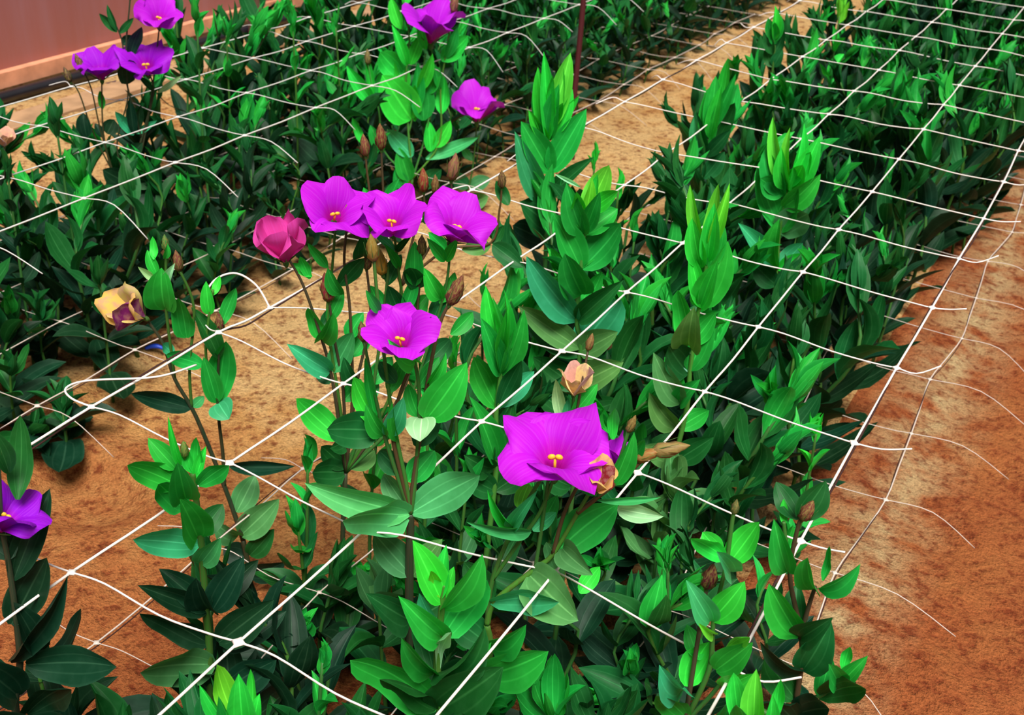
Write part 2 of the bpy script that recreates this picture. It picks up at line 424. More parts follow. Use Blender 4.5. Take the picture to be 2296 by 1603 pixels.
PTS = {(0,0):(160,1283),(1,0):(535,1440),(0,1):(515,1038),(1,1):(815,1190),(2,1):(1245,1282),(3,1):(1645,1500),
(0,2):(770,860),(1,2):(1080,945),(2,2):(1430,1060),(3,2):(1795,1213),(1,3):(1260,787),(2,3):(1580,878),(3,3):(1915,993),
(1,4):(1405,655),(2,4):(1700,733),(3,4):(2010,825),(1,5):(1530,545),(2,5):(1800,610),(3,5):(2090,690),
(1,6):(1635,456),(2,6):(1880,515),(3,6):(2150,580),(2,7):(1955,430),(3,7):(2205,490),(2,8):(2015,357),(3,8):(2250,408),
(1,9):(1858,256),(2,9):(2070,290),(0,9):(1660,227),(1,10):(1915,204),(2,10):(2115,235),(0,10):(1728,178),(1,11):(1970,157),(1,12):(2016,113),
(-1,1):(205,912),(-1,2):(490,745),(-1,3):(605,690),(0,6):(1400,415),(0,7):(1495,343)}
ZN = NETZ*S
def node_main(i, j):
    if (i, j) in PTS: return at(*PTS[(i, j)], ZN)
    return cell(i + (0.03 if i == 0 else 0), j)
lp = [at(x, y, ZN+dz) for x, y, dz in ((440, 818, 0), (350, 845, .004), (200, 853, .008), (148, 870, .01), (160, 893, .004), (205, 912, 0))]
lp2 = [at(x, y, ZN+dz) for x, y, dz in ((605, 690, 0), (575, 640, .012), (530, 613, .02), (485, 625, .02), (460, 662, .012), (462, 695, .004), (474, 692, 0))]
build_net('upper white plastic support net stretched over the flowering right bed', node_main, [-1, 0, 1, 2, 3], list(range(-1, 21)),
          0.00110, 0.00082, 0.0032, 0.25, 0.3, WHITE, True, 3, [(lp, 0.001), (lp2, 0.0011)], skip={(-1, 1), (-1, 3)})
def node_low(i, j): return cell(i + 0.06*math.sin(j*2.1+i), j+0.78-1 + 0.03*math.sin(j*1.3+i*2), -1.6)
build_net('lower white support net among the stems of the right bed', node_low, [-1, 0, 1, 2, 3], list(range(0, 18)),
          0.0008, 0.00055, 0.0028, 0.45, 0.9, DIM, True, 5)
LX = {0: -4.05, -1: -4.98, -2: -5.85, -3: -6.62}
def node_left(i, j): return cell(LX[i], 3.55 + 1.01*j + 0.05*math.sin(j*2.3+i), -0.3)
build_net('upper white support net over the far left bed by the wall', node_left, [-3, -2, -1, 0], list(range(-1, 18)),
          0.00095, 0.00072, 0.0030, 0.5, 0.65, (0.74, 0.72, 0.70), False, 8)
def node_left_low(i, j): return cell(-3.5+i*0.97 + 0.05*math.sin(j*1.7+i), j+0.45 + 0.05*math.sin(j*2.9+i), -1.65)
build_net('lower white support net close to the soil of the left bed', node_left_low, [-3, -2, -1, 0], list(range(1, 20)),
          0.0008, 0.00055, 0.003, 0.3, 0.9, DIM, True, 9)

# ------------------------------------------------------------------ plant parts
def leaf_mesh(name, kind, bend, fold, wave=0.0, nl=6, nw=4, twist=0.0):
    """unit leaf: foot at 0, tip at +Y 1, width 1, upper face +Z"""
    V, UV, F = [], [], []
    for i in range(nl+1):
        t = i/nl
        if kind == 'ovate':   w = (t**0.62)*((1-t)**0.80)*2.55*1.0
        elif kind == 'broad': w = (t**0.42)*((1-t)**0.58)*2.10
        else:                 w = (t**0.75)*((1-t)**0.90)*3.0
        w = max(w, 0.14 if i == 0 else 0.0)
        if i == nl: w = 0.0
        zc = bend*4*t*(1-t)
        for k in range(nw+1):
            s = -1 + 2*k/nw
            x = 0.5*s*w
            z = zc + fold*(abs(s)**1.3)*w*0.5 + wave*math.sin(9*t + (2 if s > 0 else 0))*s*s*w
            a = twist*(t-0.3)
            V.append((x*math.cos(a), t, z + x*math.sin(a)*0.5)); UV.append((0.5+0.5*s, t))
    for i in range(nl):
        for k in range(nw):
            a = i*(nw+1)+k; F.append((a, a+1, a+nw+2, a+nw+1))
    return mesh(name, V, F, M_leaf, True, UV)
LEAF = {}
for kd, short in (('ovate', 'o'), ('broad', 'b'), ('lance', 'l')):
    LEAF[short] = [leaf_mesh('leaf_'+kd, kd, be, fo, wa, tw and 6 or 6, 4, tw) for be, fo, wa, tw in
                   ((0.06, 0.16, 0.0, 0.0), (-0.07, 0.10, 0.02, 0.25), (0.10, 0.24, 0.02, -0.3), (-0.12, 0.05, 0.03, 0.1), (0.02, 0.30, 0.015, 0.4))]
HLEAF = {}
for kd, short in (('ovate', 'o'), ('broad', 'b'), ('lance', 'l')):
    HLEAF[short] = [leaf_mesh('leaf_'+kd, kd, be, fo, wa, 10, 4, tw) for be, fo, wa, tw in
                    ((0.06, 0.26, 0.02, 0.25), (-0.08, 0.20, 0.035, 0.4), (0.10, 0.38, 0.03, -0.45), (-0.12, 0.14, 0.045, 0.15), (0.03, 0.30, 0.03, -0.2))]
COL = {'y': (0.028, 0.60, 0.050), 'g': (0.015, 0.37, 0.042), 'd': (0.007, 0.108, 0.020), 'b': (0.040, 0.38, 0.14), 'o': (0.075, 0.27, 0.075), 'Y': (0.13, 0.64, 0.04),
       'k': (0.004, 0.036, 0.014)}  # deepest green, also used to paint shade into leaves
def jit(c, a=0.2):
    k = U(1-a, 1+a); g = U(-0.25, 0.25)
    return (min(1, c[0]*k*(1+g)), min(1, c[1]*k), min(1, c[2]*k*(1-g)))
def leaf_mtx(b, t, w, hint):
    y = (t-b); ln = y.length; y = y/ln
    z = hint - y*hint.dot(y)
    if z.length < 1e-4: z = y.orthogonal()
    z.normalize(); x = y.cross(z)
    return Matrix(((x.x*w, y.x*ln, z.x*ln, b.x), (x.y*w, y.y*ln, z.y*ln, b.y), (x.z*w, y.z*ln, z.z*ln, b.z), (0, 0, 0, 1)))
def add_leaf(e, b, t, w, hint, kind='o', col='g', hi=True, a=0.18):
    o0 = Vector(e.location)
    me = random.choice((HLEAF if hi else LEAF)[kind])
    return obj('leaf', me, e, leaf_mtx(b-o0, t-o0, w, hint), jit(COL[col], a))
def add_stem(e, P, r0, r1, col=(0.05, 0.20, 0.03), smooth=5, name='stem'):
    o0 = Vector(e.location); Q = spline([Vector(p)-o0 for p in P], smooth)
    n = len(Q); v, f = tube_geo(Q, [r0+(r1-r0)*i/(n-1) for i in range(n)], 7)
    return obj(name, mesh('stem', v, f, M_stem), e, color=col)

# --- flowers
def petal_mesh(openn, seed=0, wide=0.46, ruf=0.075, nt=9, ns=6, roll=0.0):
    """one petal of a bell flower in flower space: axis +Z, petal towards +X, unit length"""
    rd = random.Random(seed); ph = rd.uniform(0, 6); skew = rd.uniform(-.10, .10); edge = rd.uniform(-.30, .12); tw = rd.uniform(-.7, .7)
    phi0 = math.radians(20); phi1 = math.radians(openn); sub = 30
    r, z = 0.055, 0.0; prof = [(r, z, phi0)]
    for q in range(sub):
        t = (q+0.5)/sub; k = min(1.0, max(0.0, (t-0.22)/0.6)); k = k*k*(3-2*k)
        phi = phi0 + (phi1-phi0)*k + roll*max(0, t-0.7)*3
        r += math.sin(phi)/sub; z += math.cos(phi)/sub; prof.append((r, z, phi))
    V, UV, F = [], [], []
    for i in range(nt+1):
        for k in range(ns+1):
            s = -1+2*k/ns
            t = (i/nt)*(1-0.30*abs(s)**2.4)
            t = min(1.0, max(0.0, t)); fq = t*sub; q0 = min(int(fq), sub-1); fr = fq-q0
            a, b = prof[q0], prof[q0+1]
            r = a[0]+(b[0]-a[0])*fr; z = a[1]+(b[1]-a[1])*fr; phi = a[2]+(b[2]-a[2])*fr
            tt = i/nt
            hw = wide*(0.15 + 0.85*math.sin(min(1, tt*1.25)*math.pi*0.5)**1.35)*(1-0.30*tt**5)
            nx_, nz_ = -math.cos(phi), math.sin(phi)        # inner face normal
            disp = ruf*tt*tt*(math.sin(3.2*s+ph)+0.5*math.sin(6.5*s+ph*2)) + tw*hw*s*tt*0.6 + hw*s*s*(0.42*(1-tt) + edge*tt) - 0.05*tt*(1-abs(s))
            V.append((r+nx_*disp, hw*s+skew*tt*tt, z+nz_*disp)); UV.append((0.5+0.5*s, t))
    for i in range(nt):
        for k in range(ns):
            a = i*(ns+1)+k; F.append((a, a+1, a+ns+2, a+ns+1))
    return mesh('petal', V, F, M_petal, True, UV)
PET = {k: [petal_mesh(k+d, seed=k*7+i, roll=rl) for i, (d, rl) in enumerate(((-8, .2), (0, .9), (8, .5), (4, -.5)))] for k in (22, 45, 62, 80, 96)}
PET[22] = [petal_mesh(a, seed=300+i, wide=0.52, roll=-0.8) for i, a in enumerate((16, 20, 26, 12))]
PET['w'] = [petal_mesh(a, seed=90+i, wide=0.42, ruf=0.08, roll=r_) for i, (a, r_) in enumerate(((14, 0.6), (22, 1.4), (28, 2.2), (8, 0.2)))]
for me in PET['w']:
    me.materials.clear(); me.materials.append(M_wither)
def calyx_geo(s, nsep=5, sl=0.28):
    geos = [tube_geo([(0, 0, -0.16*s), (0, 0, -0.08*s), (0, 0, 0.03*s), (0, 0, 0.10*s)], [0.025*s, 0.065*s, 0.06*s, 0.03*s], 8)]
    for k in range(nsep):
        a = 2*math.pi*k/nsep+0.3; d = Vector((math.cos(a), math.sin(a), 0))
        P = [d*0.06*s, d*(0.24 if sl < .6 else .17)*s+Vector((0, 0, 0.14*s if sl < .6 else 0.18*s)), d*((0.40 if sl < .6 else .26)*s)+Vector((0, 0, sl*s))]
        geos.append(tube_geo(spline(P, 3), [0.02*s*(1-i/6.5)+0.002*s for i in range(7)], 4))
    return merge(geos)
def axis_mtx(p, ax, roll=0.0, s=1.0):
    q = Vector((0, 0, 1)).rotation_difference(ax)
    return Matrix.Translation(p) @ q.to_matrix().to_4x4() @ Matrix.Rotation(roll, 4, 'Z') @ Matrix.Diagonal((s, s, s, 1))
CAL = None
def flower(e, p, ax, plen, openn, col=(0.60, 0.012, 0.80), roll=0.0, opens=None, label='magenta purple bell-shaped flower', stig=True):
    """p: where petals leave the calyx; plen: petal length"""
    global CAL
    if CAL is None:
        v, f = calyx_geo(1.0); CAL = mesh('calyx', v, f, M_stem)
    o0 = Vector(e.location)
    fl = obj('flower', CAL, e, axis_mtx(p-o0, ax, roll, plen), (0.035, 0.16, 0.03)); fl['label'] = label
    keys = opens or [openn]*5
    for k in range(5):
        me = random.choice(PET[keys[k]])
        s = U(0.94, 1.10)
        obj('petal', me, fl, Matrix.Rotation(2*math.pi*k/5+U(-.06, .06), 4, 'Z') @ Matrix.Diagonal((s, s*U(.95, 1.08), s, 1)), tuple(c*q_ for c, q_ in zip(col, (U(.92, 1.08),)*3)))
    if stig:
        geos = [tube_geo([(0, 0, 0.05), (0, 0, 0.30)], 0.02, 6), ball_geo((0.048, 0, 0.335), (0.055, 0.034, 0.04), 8, 5, Vector((.5, 0, 1))), ball_geo((-0.048, 0.0, 0.335), (0.055, 0.034, 0.04), 8, 5, Vector((-.5, 0, 1)))]
        v, f = merge(geos); g = obj('stigma', mesh('stigma', v, f, M_yellow), fl, color=(0.85, 0.50, 0.03)); g['label'] = 'yellow two-lobed stigma in the throat'
    return fl
def bud_geo(tw=2.2):
    V, F = [], []; prof = [(0, 0.0), (0.05, 0.12), (0.2, 0.19), (0.42, 0.20), (0.65, 0.155), (0.85, 0.08), (1.0, 0.012)]
    sg = 10
    for i, (z, r) in enumerate(prof):
        for k in range(sg):
            a = 2*math.pi*k/sg + tw*z
            rr = r*(1+0.14*math.cos(5*(a-tw*z)))
            V.append(Vector((rr*math.cos(a), rr*math.sin(a), z)))
    for i in range(len(prof)-1):
        for k in range(sg): F.append((i*sg+k, i*sg+(k+1) % sg, (i+1)*sg+(k+1) % sg, (i+1)*sg+k))
    return V, F
BUD = None; BCAL = None
def bud(e, p, ax, ln, col=(0.20, 0.02, 0.03), label='twisted red-brown flower bud', fat=1.0):
    global BUD, BCAL
    if BUD is None:
        v, f = bud_geo(); BUD = mesh('bud', v, f, M_bud)
        v, f = calyx_geo(1.0, 5, 0.75); BCAL = mesh('bud_calyx', v, f, M_stem)
    o0 = Vector(e.location)
    M = axis_mtx(p-o0, ax, U(0, 6), ln) @ Matrix.Diagonal((fat, fat, 1, 1))
    b = obj('bud', BUD, e, M, jit(col, 0.25)); b['label'] = label
    obj('calyx', BCAL, b, Matrix.Translation((0, 0, 0.0)), (0.05, 0.17, 0.03))
    return b
def withered(e, p, ax, ln, cols, label):
    global CAL
    o0 = Vector(e.location)
    if CAL is None:
        v, f = calyx_geo(1.0); CAL = mesh('calyx', v, f, M_stem)
    fl = obj('withered_flower', CAL, e, axis_mtx(p-o0, ax, U(0, 6), ln), (0.06, 0.16, 0.03)); fl['label'] = label
    for k in range(5):
        s = U(0.75, 1.1)
        o = obj('petal', random.choice(PET['w']), fl, Matrix.Rotation(2*math.pi*k/5+U(-.3, .3), 4, 'Z') @ Matrix.Diagonal((s, s*U(.9, 1.3), s, 1)), jit(cols[k % len(cols)], 0.1))
    return fl

# ------------------------------------------------------------------ the plants one can pick out
COL['m'] = (0.07, 0.47, 0.17)
COL['p'] = (0.30, 0.66, 0.36)
FEET = []
PN = 'lisianthus_plant'
def plant(label, base, group=None):
    b = Vector((base[0], base[1], 0)) if len(base) == 3 else cell(base[0], base[1], -NETZ)
    b.z = ground_h(b.x, b.y) - 0.004
    e = empty(PN, b, label, 'plant', group); pl = Plane(b); FEET.append((b.x, b.y))
    return e, pl
def leaves(e, pl, lst, hi=True):
    for q in lst:
        bx, by, tx, ty, w, c = q[:6]; kd = q[6] if len(q) > 6 else 'o'; dd = q[7] if len(q) > 7 else U(-.012, .012)
        b = pl(bx, by); t = pl(tx, ty, dd)
        hint = pl.n + Vector((0, 0, 0.45)) + pl.r*U(-.45, .45)
        add_leaf(e, b, t, w*pl.px*1.08, hint, kd, c, hi)
GREEN = (0.035, 0.17, 0.025); BROWN = (0.075, 0.05, 0.022); DARK = (0.028, 0.045, 0.018)
def stem(e, pl, pts, r0=2.6, r1=1.6, col=GREEN, foot=False, name='stem'):
    P = [Vector(e.location)] if foot else []
    P += [pl(*p) for p in pts]
    return add_stem(e, P, r0*0.001, r1*0.001, jit(col, .15), 5, name)
def shoot_spec(P, n, L0, L1, wr, e0, e1, phase, rd, topn=4, f0=0.12):
    """leaf pairs, each pair crossed over the last: (foot, tip, width, hint, kind, rank 0..1)"""
    Q = spline(P, 6); cum = [0]
    for a, b in zip(Q, Q[1:]): cum.append(cum[-1]+(b-a).length)
    def pt(f):
        d = f*cum[-1]
        for i in range(len(Q)-1):
            if cum[i+1] >= d:
                k = (d-cum[i])/max(1e-9, cum[i+1]-cum[i]); return Q[i].lerp(Q[i+1], k), (Q[i+1]-Q[i]).normalized()
        return Q[-1], (Q[-1]-Q[-2]).normalized()
    res = []
    for k in range(n):
        f = f0 + (0.94-f0)*(k/(n-1))**0.9
        p, ax = pt(f); g = k/(n-1)
        for s in (0, 1):
            az = phase + k*math.pi/2 + s*math.pi + rd.uniform(-.35, .35)
            el = math.radians(e0+(e1-e0)*g**1.3 + rd.uniform(-12, 12))
            h = Vector((math.cos(az), math.sin(az), 0))
            d = (h*math.cos(el) + ax*math.sin(el)).normalized()
            ln = (L0+(L1-L0)*g**1.6)*rd.uniform(0.8, 1.15)
            hint = ax*math.cos(el) - h*math.sin(el)
            w = ln*wr*rd.uniform(0.85, 1.2)*(1-0.25*g)
            res.append((p, p+d*ln, w, hint, 'b' if g < 0.25 and rd.random() < .5 else ('o' if g < 0.7 else 'l'), g))
    p, ax = pt(1.0)
    for k in range(topn):
        az = phase + k*2.4; h = Vector((math.cos(az), math.sin(az), 0)); el = math.radians(rd.uniform(66, 84))
        d = (h*math.cos(el)+ax*math.sin(el)).normalized(); ln = L1*rd.uniform(0.6, 1.0)
        res.append((p-ax*0.006, p+d*ln, ln*wr*0.7, -h, 'l', 1.0))
    return res
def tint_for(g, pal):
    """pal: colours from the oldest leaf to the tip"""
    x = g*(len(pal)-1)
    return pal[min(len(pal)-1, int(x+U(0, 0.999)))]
def grow(e, P, n, L0, L1, wr=0.40, e0=18, e1=70, phase=None, pal='ddggyy', r0=2.6, r1=1.6, rd=random, topn=4, hi=True, f0=0.12, stemcol=GREEN):
    add_stem(e, P, r0*.001, r1*.001, jit(stemcol, .15), 4)
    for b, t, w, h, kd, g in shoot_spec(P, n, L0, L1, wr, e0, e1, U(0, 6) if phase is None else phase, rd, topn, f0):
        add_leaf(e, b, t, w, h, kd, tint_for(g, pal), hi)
def pshoot(label, px, py, h, L0=0.06, L1=0.035, n=6, pal='dggyy', wr=0.4, e0=20, e1=72, lean=0.012, r0=2.5, f0=.12, group=None):
    tip = at(px, py, h); top = h*0.93
    b = Vector((tip.x+U(-lean, lean), tip.y+U(-lean, lean), 0))
    e, pl = plant(label, (b.x, b.y, 0), group)
    t2 = at(px, py+6, top)
    t2 = Vector((tip.x, tip.y, h-L1*0.9))
    P = [Vector(e.location), Vector(e.location).lerp(t2, 0.5)+Vector((U(-.008, .008), U(-.008, .008), 0)), t2]
    grow(e, P, n, L0, L1, wr, e0, e1, None, pal, r0, 1.5, random, 4, True, f0)
    return e, pl

# tall leafy shoot in the middle of the walk side
e, pl = plant('tallest bright green leafy shoot at the centre, right of the magenta flowers', (-0.5, 5.5))
stem(e, pl, [(1222, 600), (1225, 470), (1233, 388), (1227, 318), (1240, 225)], 3.6, 2.2, (0.05, .26, .04), True)
leaves(e, pl, [(1227,317,1219,115,32,'y','l',.01),(1233,290,1279,118,46,'Y','o',-.02),(1228,310,1206,150,34,'y','l'),(1235,312,1264,153,36,'g','l',-.01),(1230,315,1185,246,26,'y','l',.015),
 (1240,305,1284,199,28,'y','l'),(1246,290,1299,214,20,'y','l'),(1232,314,1254,188,42,'g','l',.02),(1228,316,1240,168,32,'y','l',.03),(1230,300,1262,230,24,'y','l',.03),(1226,310,1196,200,34,'g','l',-.015),
 (1233,386,1168,272,62,'g','o',.015),(1233,386,1315,244,58,'g','o',.0),(1217,452,1154,294,52,'b','l',.02),(1222,452,1333,352,38,'d','l',.02),(1228,505,1165,452,76,'d','b',.03),(1226,540,1150,505,60,'k','b',.0),
 (1222,560,1290,500,50,'d','o',-.02),(1220,640,1130,600,60,'d','o',0.),(1222,640,1300,600,60,'d','o',-.03)])
# second shoot in front of it
e, pl = plant('broad-leaved green shoot just below and in front of the tallest shoot', (0.6, 3.8))
stem(e, pl, [(1298, 820), (1293, 720), (1302, 600), (1309, 527), (1325, 450)], 3.6, 2.0, (0.05, .26, .04), True)
leaves(e, pl, [(1309,527,1270,410,54,'g','o',.01),(1312,480,1366,370,54,'Y','o',-.01),(1316,475,1386,428,38,'y','o',.025),(1302,420,1243,390,9,'p','l'),(1312,500,1340,390,32,'y','l'),(1312,520,1345,430,38,'g','l',.02),
 (1310,525,1385,468,50,'g','o',-.02),(1312,490,1328,400,28,'Y','l'),(1310,520,1292,430,30,'y','l',.03),(1302,602,1240,478,64,'g','o',.01),(1304,602,1392,500,72,'g','o',.01),(1303,600,1350,480,52,'g','l',-.02),
 (1293,719,1180,574,72,'b','o',.02),(1305,660,1266,568,64,'g','b',.035),(1296,718,1398,628,50,'d','o',.02),(1300,700,1350,610,42,'g','l'),(1300,780,1162,686,58,'o','o',0.),(1303,778,1393,672,84,'b','b',0.),
 (1300,790,1386,744,62,'o','o',.02),(1297,800,1180,720,62,'d','o',-.02),(1300,860,1398,812,64,'o','b',.02),(1295,870,1195,800,62,'d','o',.0),(1298,930,1390,900,60,'d','o'),(1296,930,1200,880,60,'d','o')])
e, pl = plant('upright green shoot right of the front magenta flower pair, with folded tip leaves', (0.7, 2.6))
stem(e, pl, [(1112, 1060), (1112, 930), (1122, 841), (1125, 745)], 3.4, 1.8, (0.05, .26, .04), True)
leaves(e, pl, [(1122,790,1089,640,42,'y','l'),(1124,790,1130,649,26,'y','l'),(1123,788,1141,682,28,'y','l',.02),(1124,841,1175,694,46,'g','o',.01),(1122,841,1078,712,48,'g','o',.015),(1125,838,1150,690,36,'g','l',-.01),
 (1122,835,1104,665,36,'g','l',-.01),(1115,915,1062,800,62,'g','o',.01),(1117,915,1170,808,42,'d','l',.02),(1116,912,1198,832,52,'b','l',-.02),(1110,1037,1052,888,56,'g','o'),(1112,1037,1150,900,42,'d','o'),
 (1110,1037,1160,1022,32,'b','l',.03),(1105,1050,1040,1020,58,'d','o',.02),(1110,1100,1190,1050,60,'d','o'),(1108,1100,1030,1060,60,'d','o',.02)])
e, pl = plant('bright green twisted-leaf shoot standing through the net in the right bed middle', (1.5, 3.7))
stem(e, pl, [(1530, 960), (1547, 830), (1560, 730), (1580, 620), (1588, 565)], 3.2, 1.8, (0.05, .26, .04), True)
leaves(e, pl, [(1575,570,1547,414,28,'Y','l'),(1585,560,1611,412,36,'Y','l'),(1592,555,1636,410,28,'Y','l'),(1586,585,1602,455,40,'y','o',.02),(1572,600,1552,488,44,'y','o',.01),(1590,600,1622,500,40,'g','o',-.01),
 (1575,690,1545,560,38,'y','l'),(1572,690,1632,540,64,'g','o'),(1570,690,1608,585,48,'y','o',.03),(1570,690,1572,560,40,'g','l',.0),(1547,770,1520,650,48,'y','b',.01),(1550,772,1605,700,50,'g','o'),(1545,775,1556,688,58,'o','b',.035),
 (1545,830,1600,720,64,'g','o',-.01),(1543,838,1500,775,66,'d','b',.02),(1545,835,1535,770,26,'p','l'),(1525,905,1465,790,60,'o','o',.01),(1525,905,1570,850,44,'g','o',.02),(1522,905,1490,800,42,'g','l',-.01),
 (1520,960,1455,880,54,'o','o'),(1522,960,1590,920,50,'g','o'),(1520,1030,1600,980,60,'d','o'),(1518,1030,1440,1000,60,'o','o',.02)])
e, pl = plant('tall bright green shoot in the upper right bed, tips spread like a crown', (1.6, 6.1))
stem(e, pl, [(1738, 640), (1745, 545), (1755, 480), (1768, 400)], 3.0, 1.8, (0.05, .26, .04), True)
leaves(e, pl, [(1760,420,1733,262,34,'Y','l'),(1765,420,1772,285,26,'Y','l'),(1768,420,1803,276,32,'y','l'),(1775,430,1838,305,48,'y','o',.01),(1765,425,1752,330,34,'y','l',.02),(1770,430,1818,340,38,'y','l',.02),
 (1758,440,1716,330,48,'g','o'),(1757,435,1705,400,54,'g','o',.02),(1762,440,1800,370,44,'y','o',.03),(1756,465,1840,390,54,'g','o'),(1750,520,1697,375,50,'g','o'),(1752,520,1790,420,48,'g','o',.02),
 (1745,520,1812,480,64,'o','b',.02),(1742,600,1655,500,44,'b','l',.02),(1745,600,1800,545,44,'b','l'),(1744,600,1748,490,48,'g','o',.03),(1745,605,1815,570,32,'y','l'),(1742,640,1690,590,50,'d','o')])
e, pl = plant('slender green shoot leaning over the walk at the right bed edge, upper right', (0.25, 8.0))
stem(e, pl, [(1572, 420), (1580, 350), (1596, 260), (1610, 200)], 3.0, 1.8, GREEN, True)
leaves(e, pl, [(1595,300,1632,130,36,'y','l'),(1590,300,1605,170,42,'g','o'),(1595,290,1650,165,28,'g','l'),(1580,345,1560,250,36,'d','l'),(1585,340,1648,230,46,'d','o'),(1588,330,1585,200,42,'g','l'),(1578,350,1556,262,32,'b','l',.02),
 (1583,350,1640,290,32,'d','l'),(1592,310,1618,190,30,'y','l',.02),(1575,400,1555,330,40,'d','o'),(1577,400,1625,340,40,'d','o')])
e, pl = plant('short narrow green shoot standing on the bare walk at the top right', (-0.05, 10.5))
stem(e, pl, [(1733, 150), (1734, 100), (1737, 60)], 2.6, 1.6, GREEN, True)
leaves(e, pl, [(1735,90,1738,12,22,'y','l'),(1735,95,1722,40,24,'g','l'),(1735,95,1752,35,24,'g','l'),(1733,122,1718,70,24,'d','o'),(1735,122,1758,68,26,'d','o'),(1735,100,1737,50,24,'g','o',.02),(1733,150,1716,110,26,'d','o'),(1734,150,1756,112,26,'d','o')])
pshoot('large pale green leafy shoot at the top edge above the net, right of the walk', 1893, -25, 0.44, .085, .055, 6, 'dggyyY', .42)
# foreground shoot
e, pl = plant('large glossy green shoot at the bottom centre with upright cupped leaves', (1.65, 0.5))
stem(e, pl, [(985, 1640), (980, 1500), (985, 1420), (992, 1350), (997, 1310)], 3.6, 2.0, (0.05, .26, .04), True)
leaves(e, pl, [(991,1352,925,1211,68,'y','o',.0),(985,1345,1001,1221,38,'y','l',-.01),(991,1366,1082,1242,72,'g','o',.015),(990,1340,966,1280,26,'Y','l',.01),(993,1345,1018,1270,30,'y','l',-.015),(991,1427,893,1336,66,'g','o',.02),
 (993,1427,1092,1300,76,'g','b',.0),(990,1430,940,1330,40,'b','l',-.01),(974,1508,900,1430,58,'g','o',.03),(978,1508,1087,1405,76,'d','b',.02),(980,1508,1012,1418,24,'p','l',.03),(972,1508,930,1390,60,'d','o',-.02),
 (980,1590,785,1480,96,'g','b',.01),(978,1590,851,1523,64,'d','o',.04),(985,1590,1129,1495,112,'d','b',.03),(985,1590,1102,1440,54,'g','l',-.02),(980,1640,860,1640,90,'d','b',.05),(985,1650,1100,1640,90,'d','b',.05)])
e, pl = plant('bright young shoot cut by the bottom edge left of the net knot', (1.3, -0.3))
stem(e, pl, [(548, 1700), (548, 1600)], 3.2, 2.0, (0.05, .26, .04), True)
leaves(e, pl, [(540,1640,487,1490,46,'Y','b',.0),(545,1640,535,1510,60,'y','b',.015),(520,1640,447,1535,34,'y','l'),(560,1640,562,1500,28,'y','l',-.01),(565,1650,582,1555,38,'y','o'),(545,1660,490,1560,40,'g','l',.02),(548,1680,640,1620,50,'d','o',.02)])

# flowering plant with the rosette of broad leaves
MAG = (0.52, 0.008, 0.68)
e, pl = plant('flowering plant with a broad four-leaf rosette and one open magenta flower', (1.15, 1.15))
stem(e, pl, [(918, 1300), (920, 1200), (921, 1152)], 4.0, 3.0, DARK, True)
leaves(e, pl, [(921,1150,683,1083,74,'m','o',.01),(918,1156,768,1168,80,'m','b',.06),(921,1150,1076,1066,84,'m','o',.02),(921,1150,860,1062,50,'o','o',-.03),(925,1150,985,1080,40,'g','o',-.04),
 (922,1290,838,1195,72,'o','o',.0),(926,1290,992,1208,62,'o','o',.0),(920,1390,820,1330,80,'d','o',.03),(922,1390,1010,1340,80,'d','b',-.02),
 (947,936,942,990,58,'p','b',.02),(956,939,1047,812,80,'y','o',.01),(848,957,792,845,48,'y','o'),(846,965,733,962,72,'d','b',.02),(843,950,818,800,20,'g','l'),(932,810,869,760,36,'y','o',.03),(938,810,967,708,20,'p','l',.02),
 (940,935,915,860,40,'g','o',-.01),(888,858,850,810,34,'d','o'),(893,990,880,900,24,'g','l',.01),(938,870,985,800,34,'g','l',-.02),(872,880,905,800,36,'g','o',-.01),(870,975,905,890,44,'b','o',.01),(862,975,820,905,40,'g','o',.01),(930,1000,985,925,52,'d','o',-.02),(905,1060,850,1010,50,'d','o',-.02),(915,1080,975,1010,56,'g','o',-.03),(850,700,820,650,22,'g','l'),(960,860,1000,790,30,'y','l')])
for pts, c in (([(921,1152),(895,1080),(862,975),(840,880),(815,760)],GREEN),([(921,1152),(910,1080),(890,985),(872,880),(850,700),(838,580)],GREEN),([(921,1152),(930,1080),(938,980),(940,880),(930,815),(908,786)],GREEN),([(921,1152),(925,1090),(945,960),(958,860),(985,730),(1008,680)],BROWN),([(921,1152),(898,1060),(880,960),(905,860),(935,800)],BROWN)):
    stem(e, pl, pts, 2.0, 1.2, c, name='flower_stem')
bud(e, pl(1008,682), pl.ax(.35,1,.1), 75*pl.px, (0.20,.045,.04), 'fat red-streaked green flower bud')
bud(e, pl(838,585), pl.ax(-.1,1,.1), 62*pl.px, (0.34,.20,.03), 'yellowing flower bud')
bud(e, pl(815,765), pl.ax(-.1,1,.1), 50*pl.px, (0.12,.05,.03))
flower(e, pl(900,784,.01), pl.ax(-.08,.90,.42), 113*pl.px, 62, MAG, 0.25, [62,80,80,62,45])
# group of three open flowers and a closing one
e, pl = plant('many-stemmed plant carrying three open magenta flowers and a pink closing bloom', (0.2, 2.3))
for pts, c in (([(775,1060),(745,850),(715,740),(680,640),(650,585)],BROWN),([(775,1060),(765,930),(735,720),(745,600),(752,512)],GREEN),([(775,1060),(790,900),(785,700),(772,590),(778,510)],BROWN),([(775,1060),(870,900),(905,740),(893,600),(884,525)],GREEN),
               ([(775,1060),(900,930),(965,760),(1000,640),(1010,548)],GREEN),([(775,1060),(770,880),(750,760),(738,675)],BROWN),([(775,1060),(830,900),(860,700),(870,600),(858,612)],GREEN),([(775,1060),(910,860),(940,640),(945,570)],BROWN),([(775,1060),(800,860),(830,720),(822,600)],BROWN)):
    stem(e, pl, pts, 1.9, 1.15, c, name='flower_stem')
stem(e, pl, [(778, 1300), (775, 1060)], 3.6, 2.4, DARK, True)
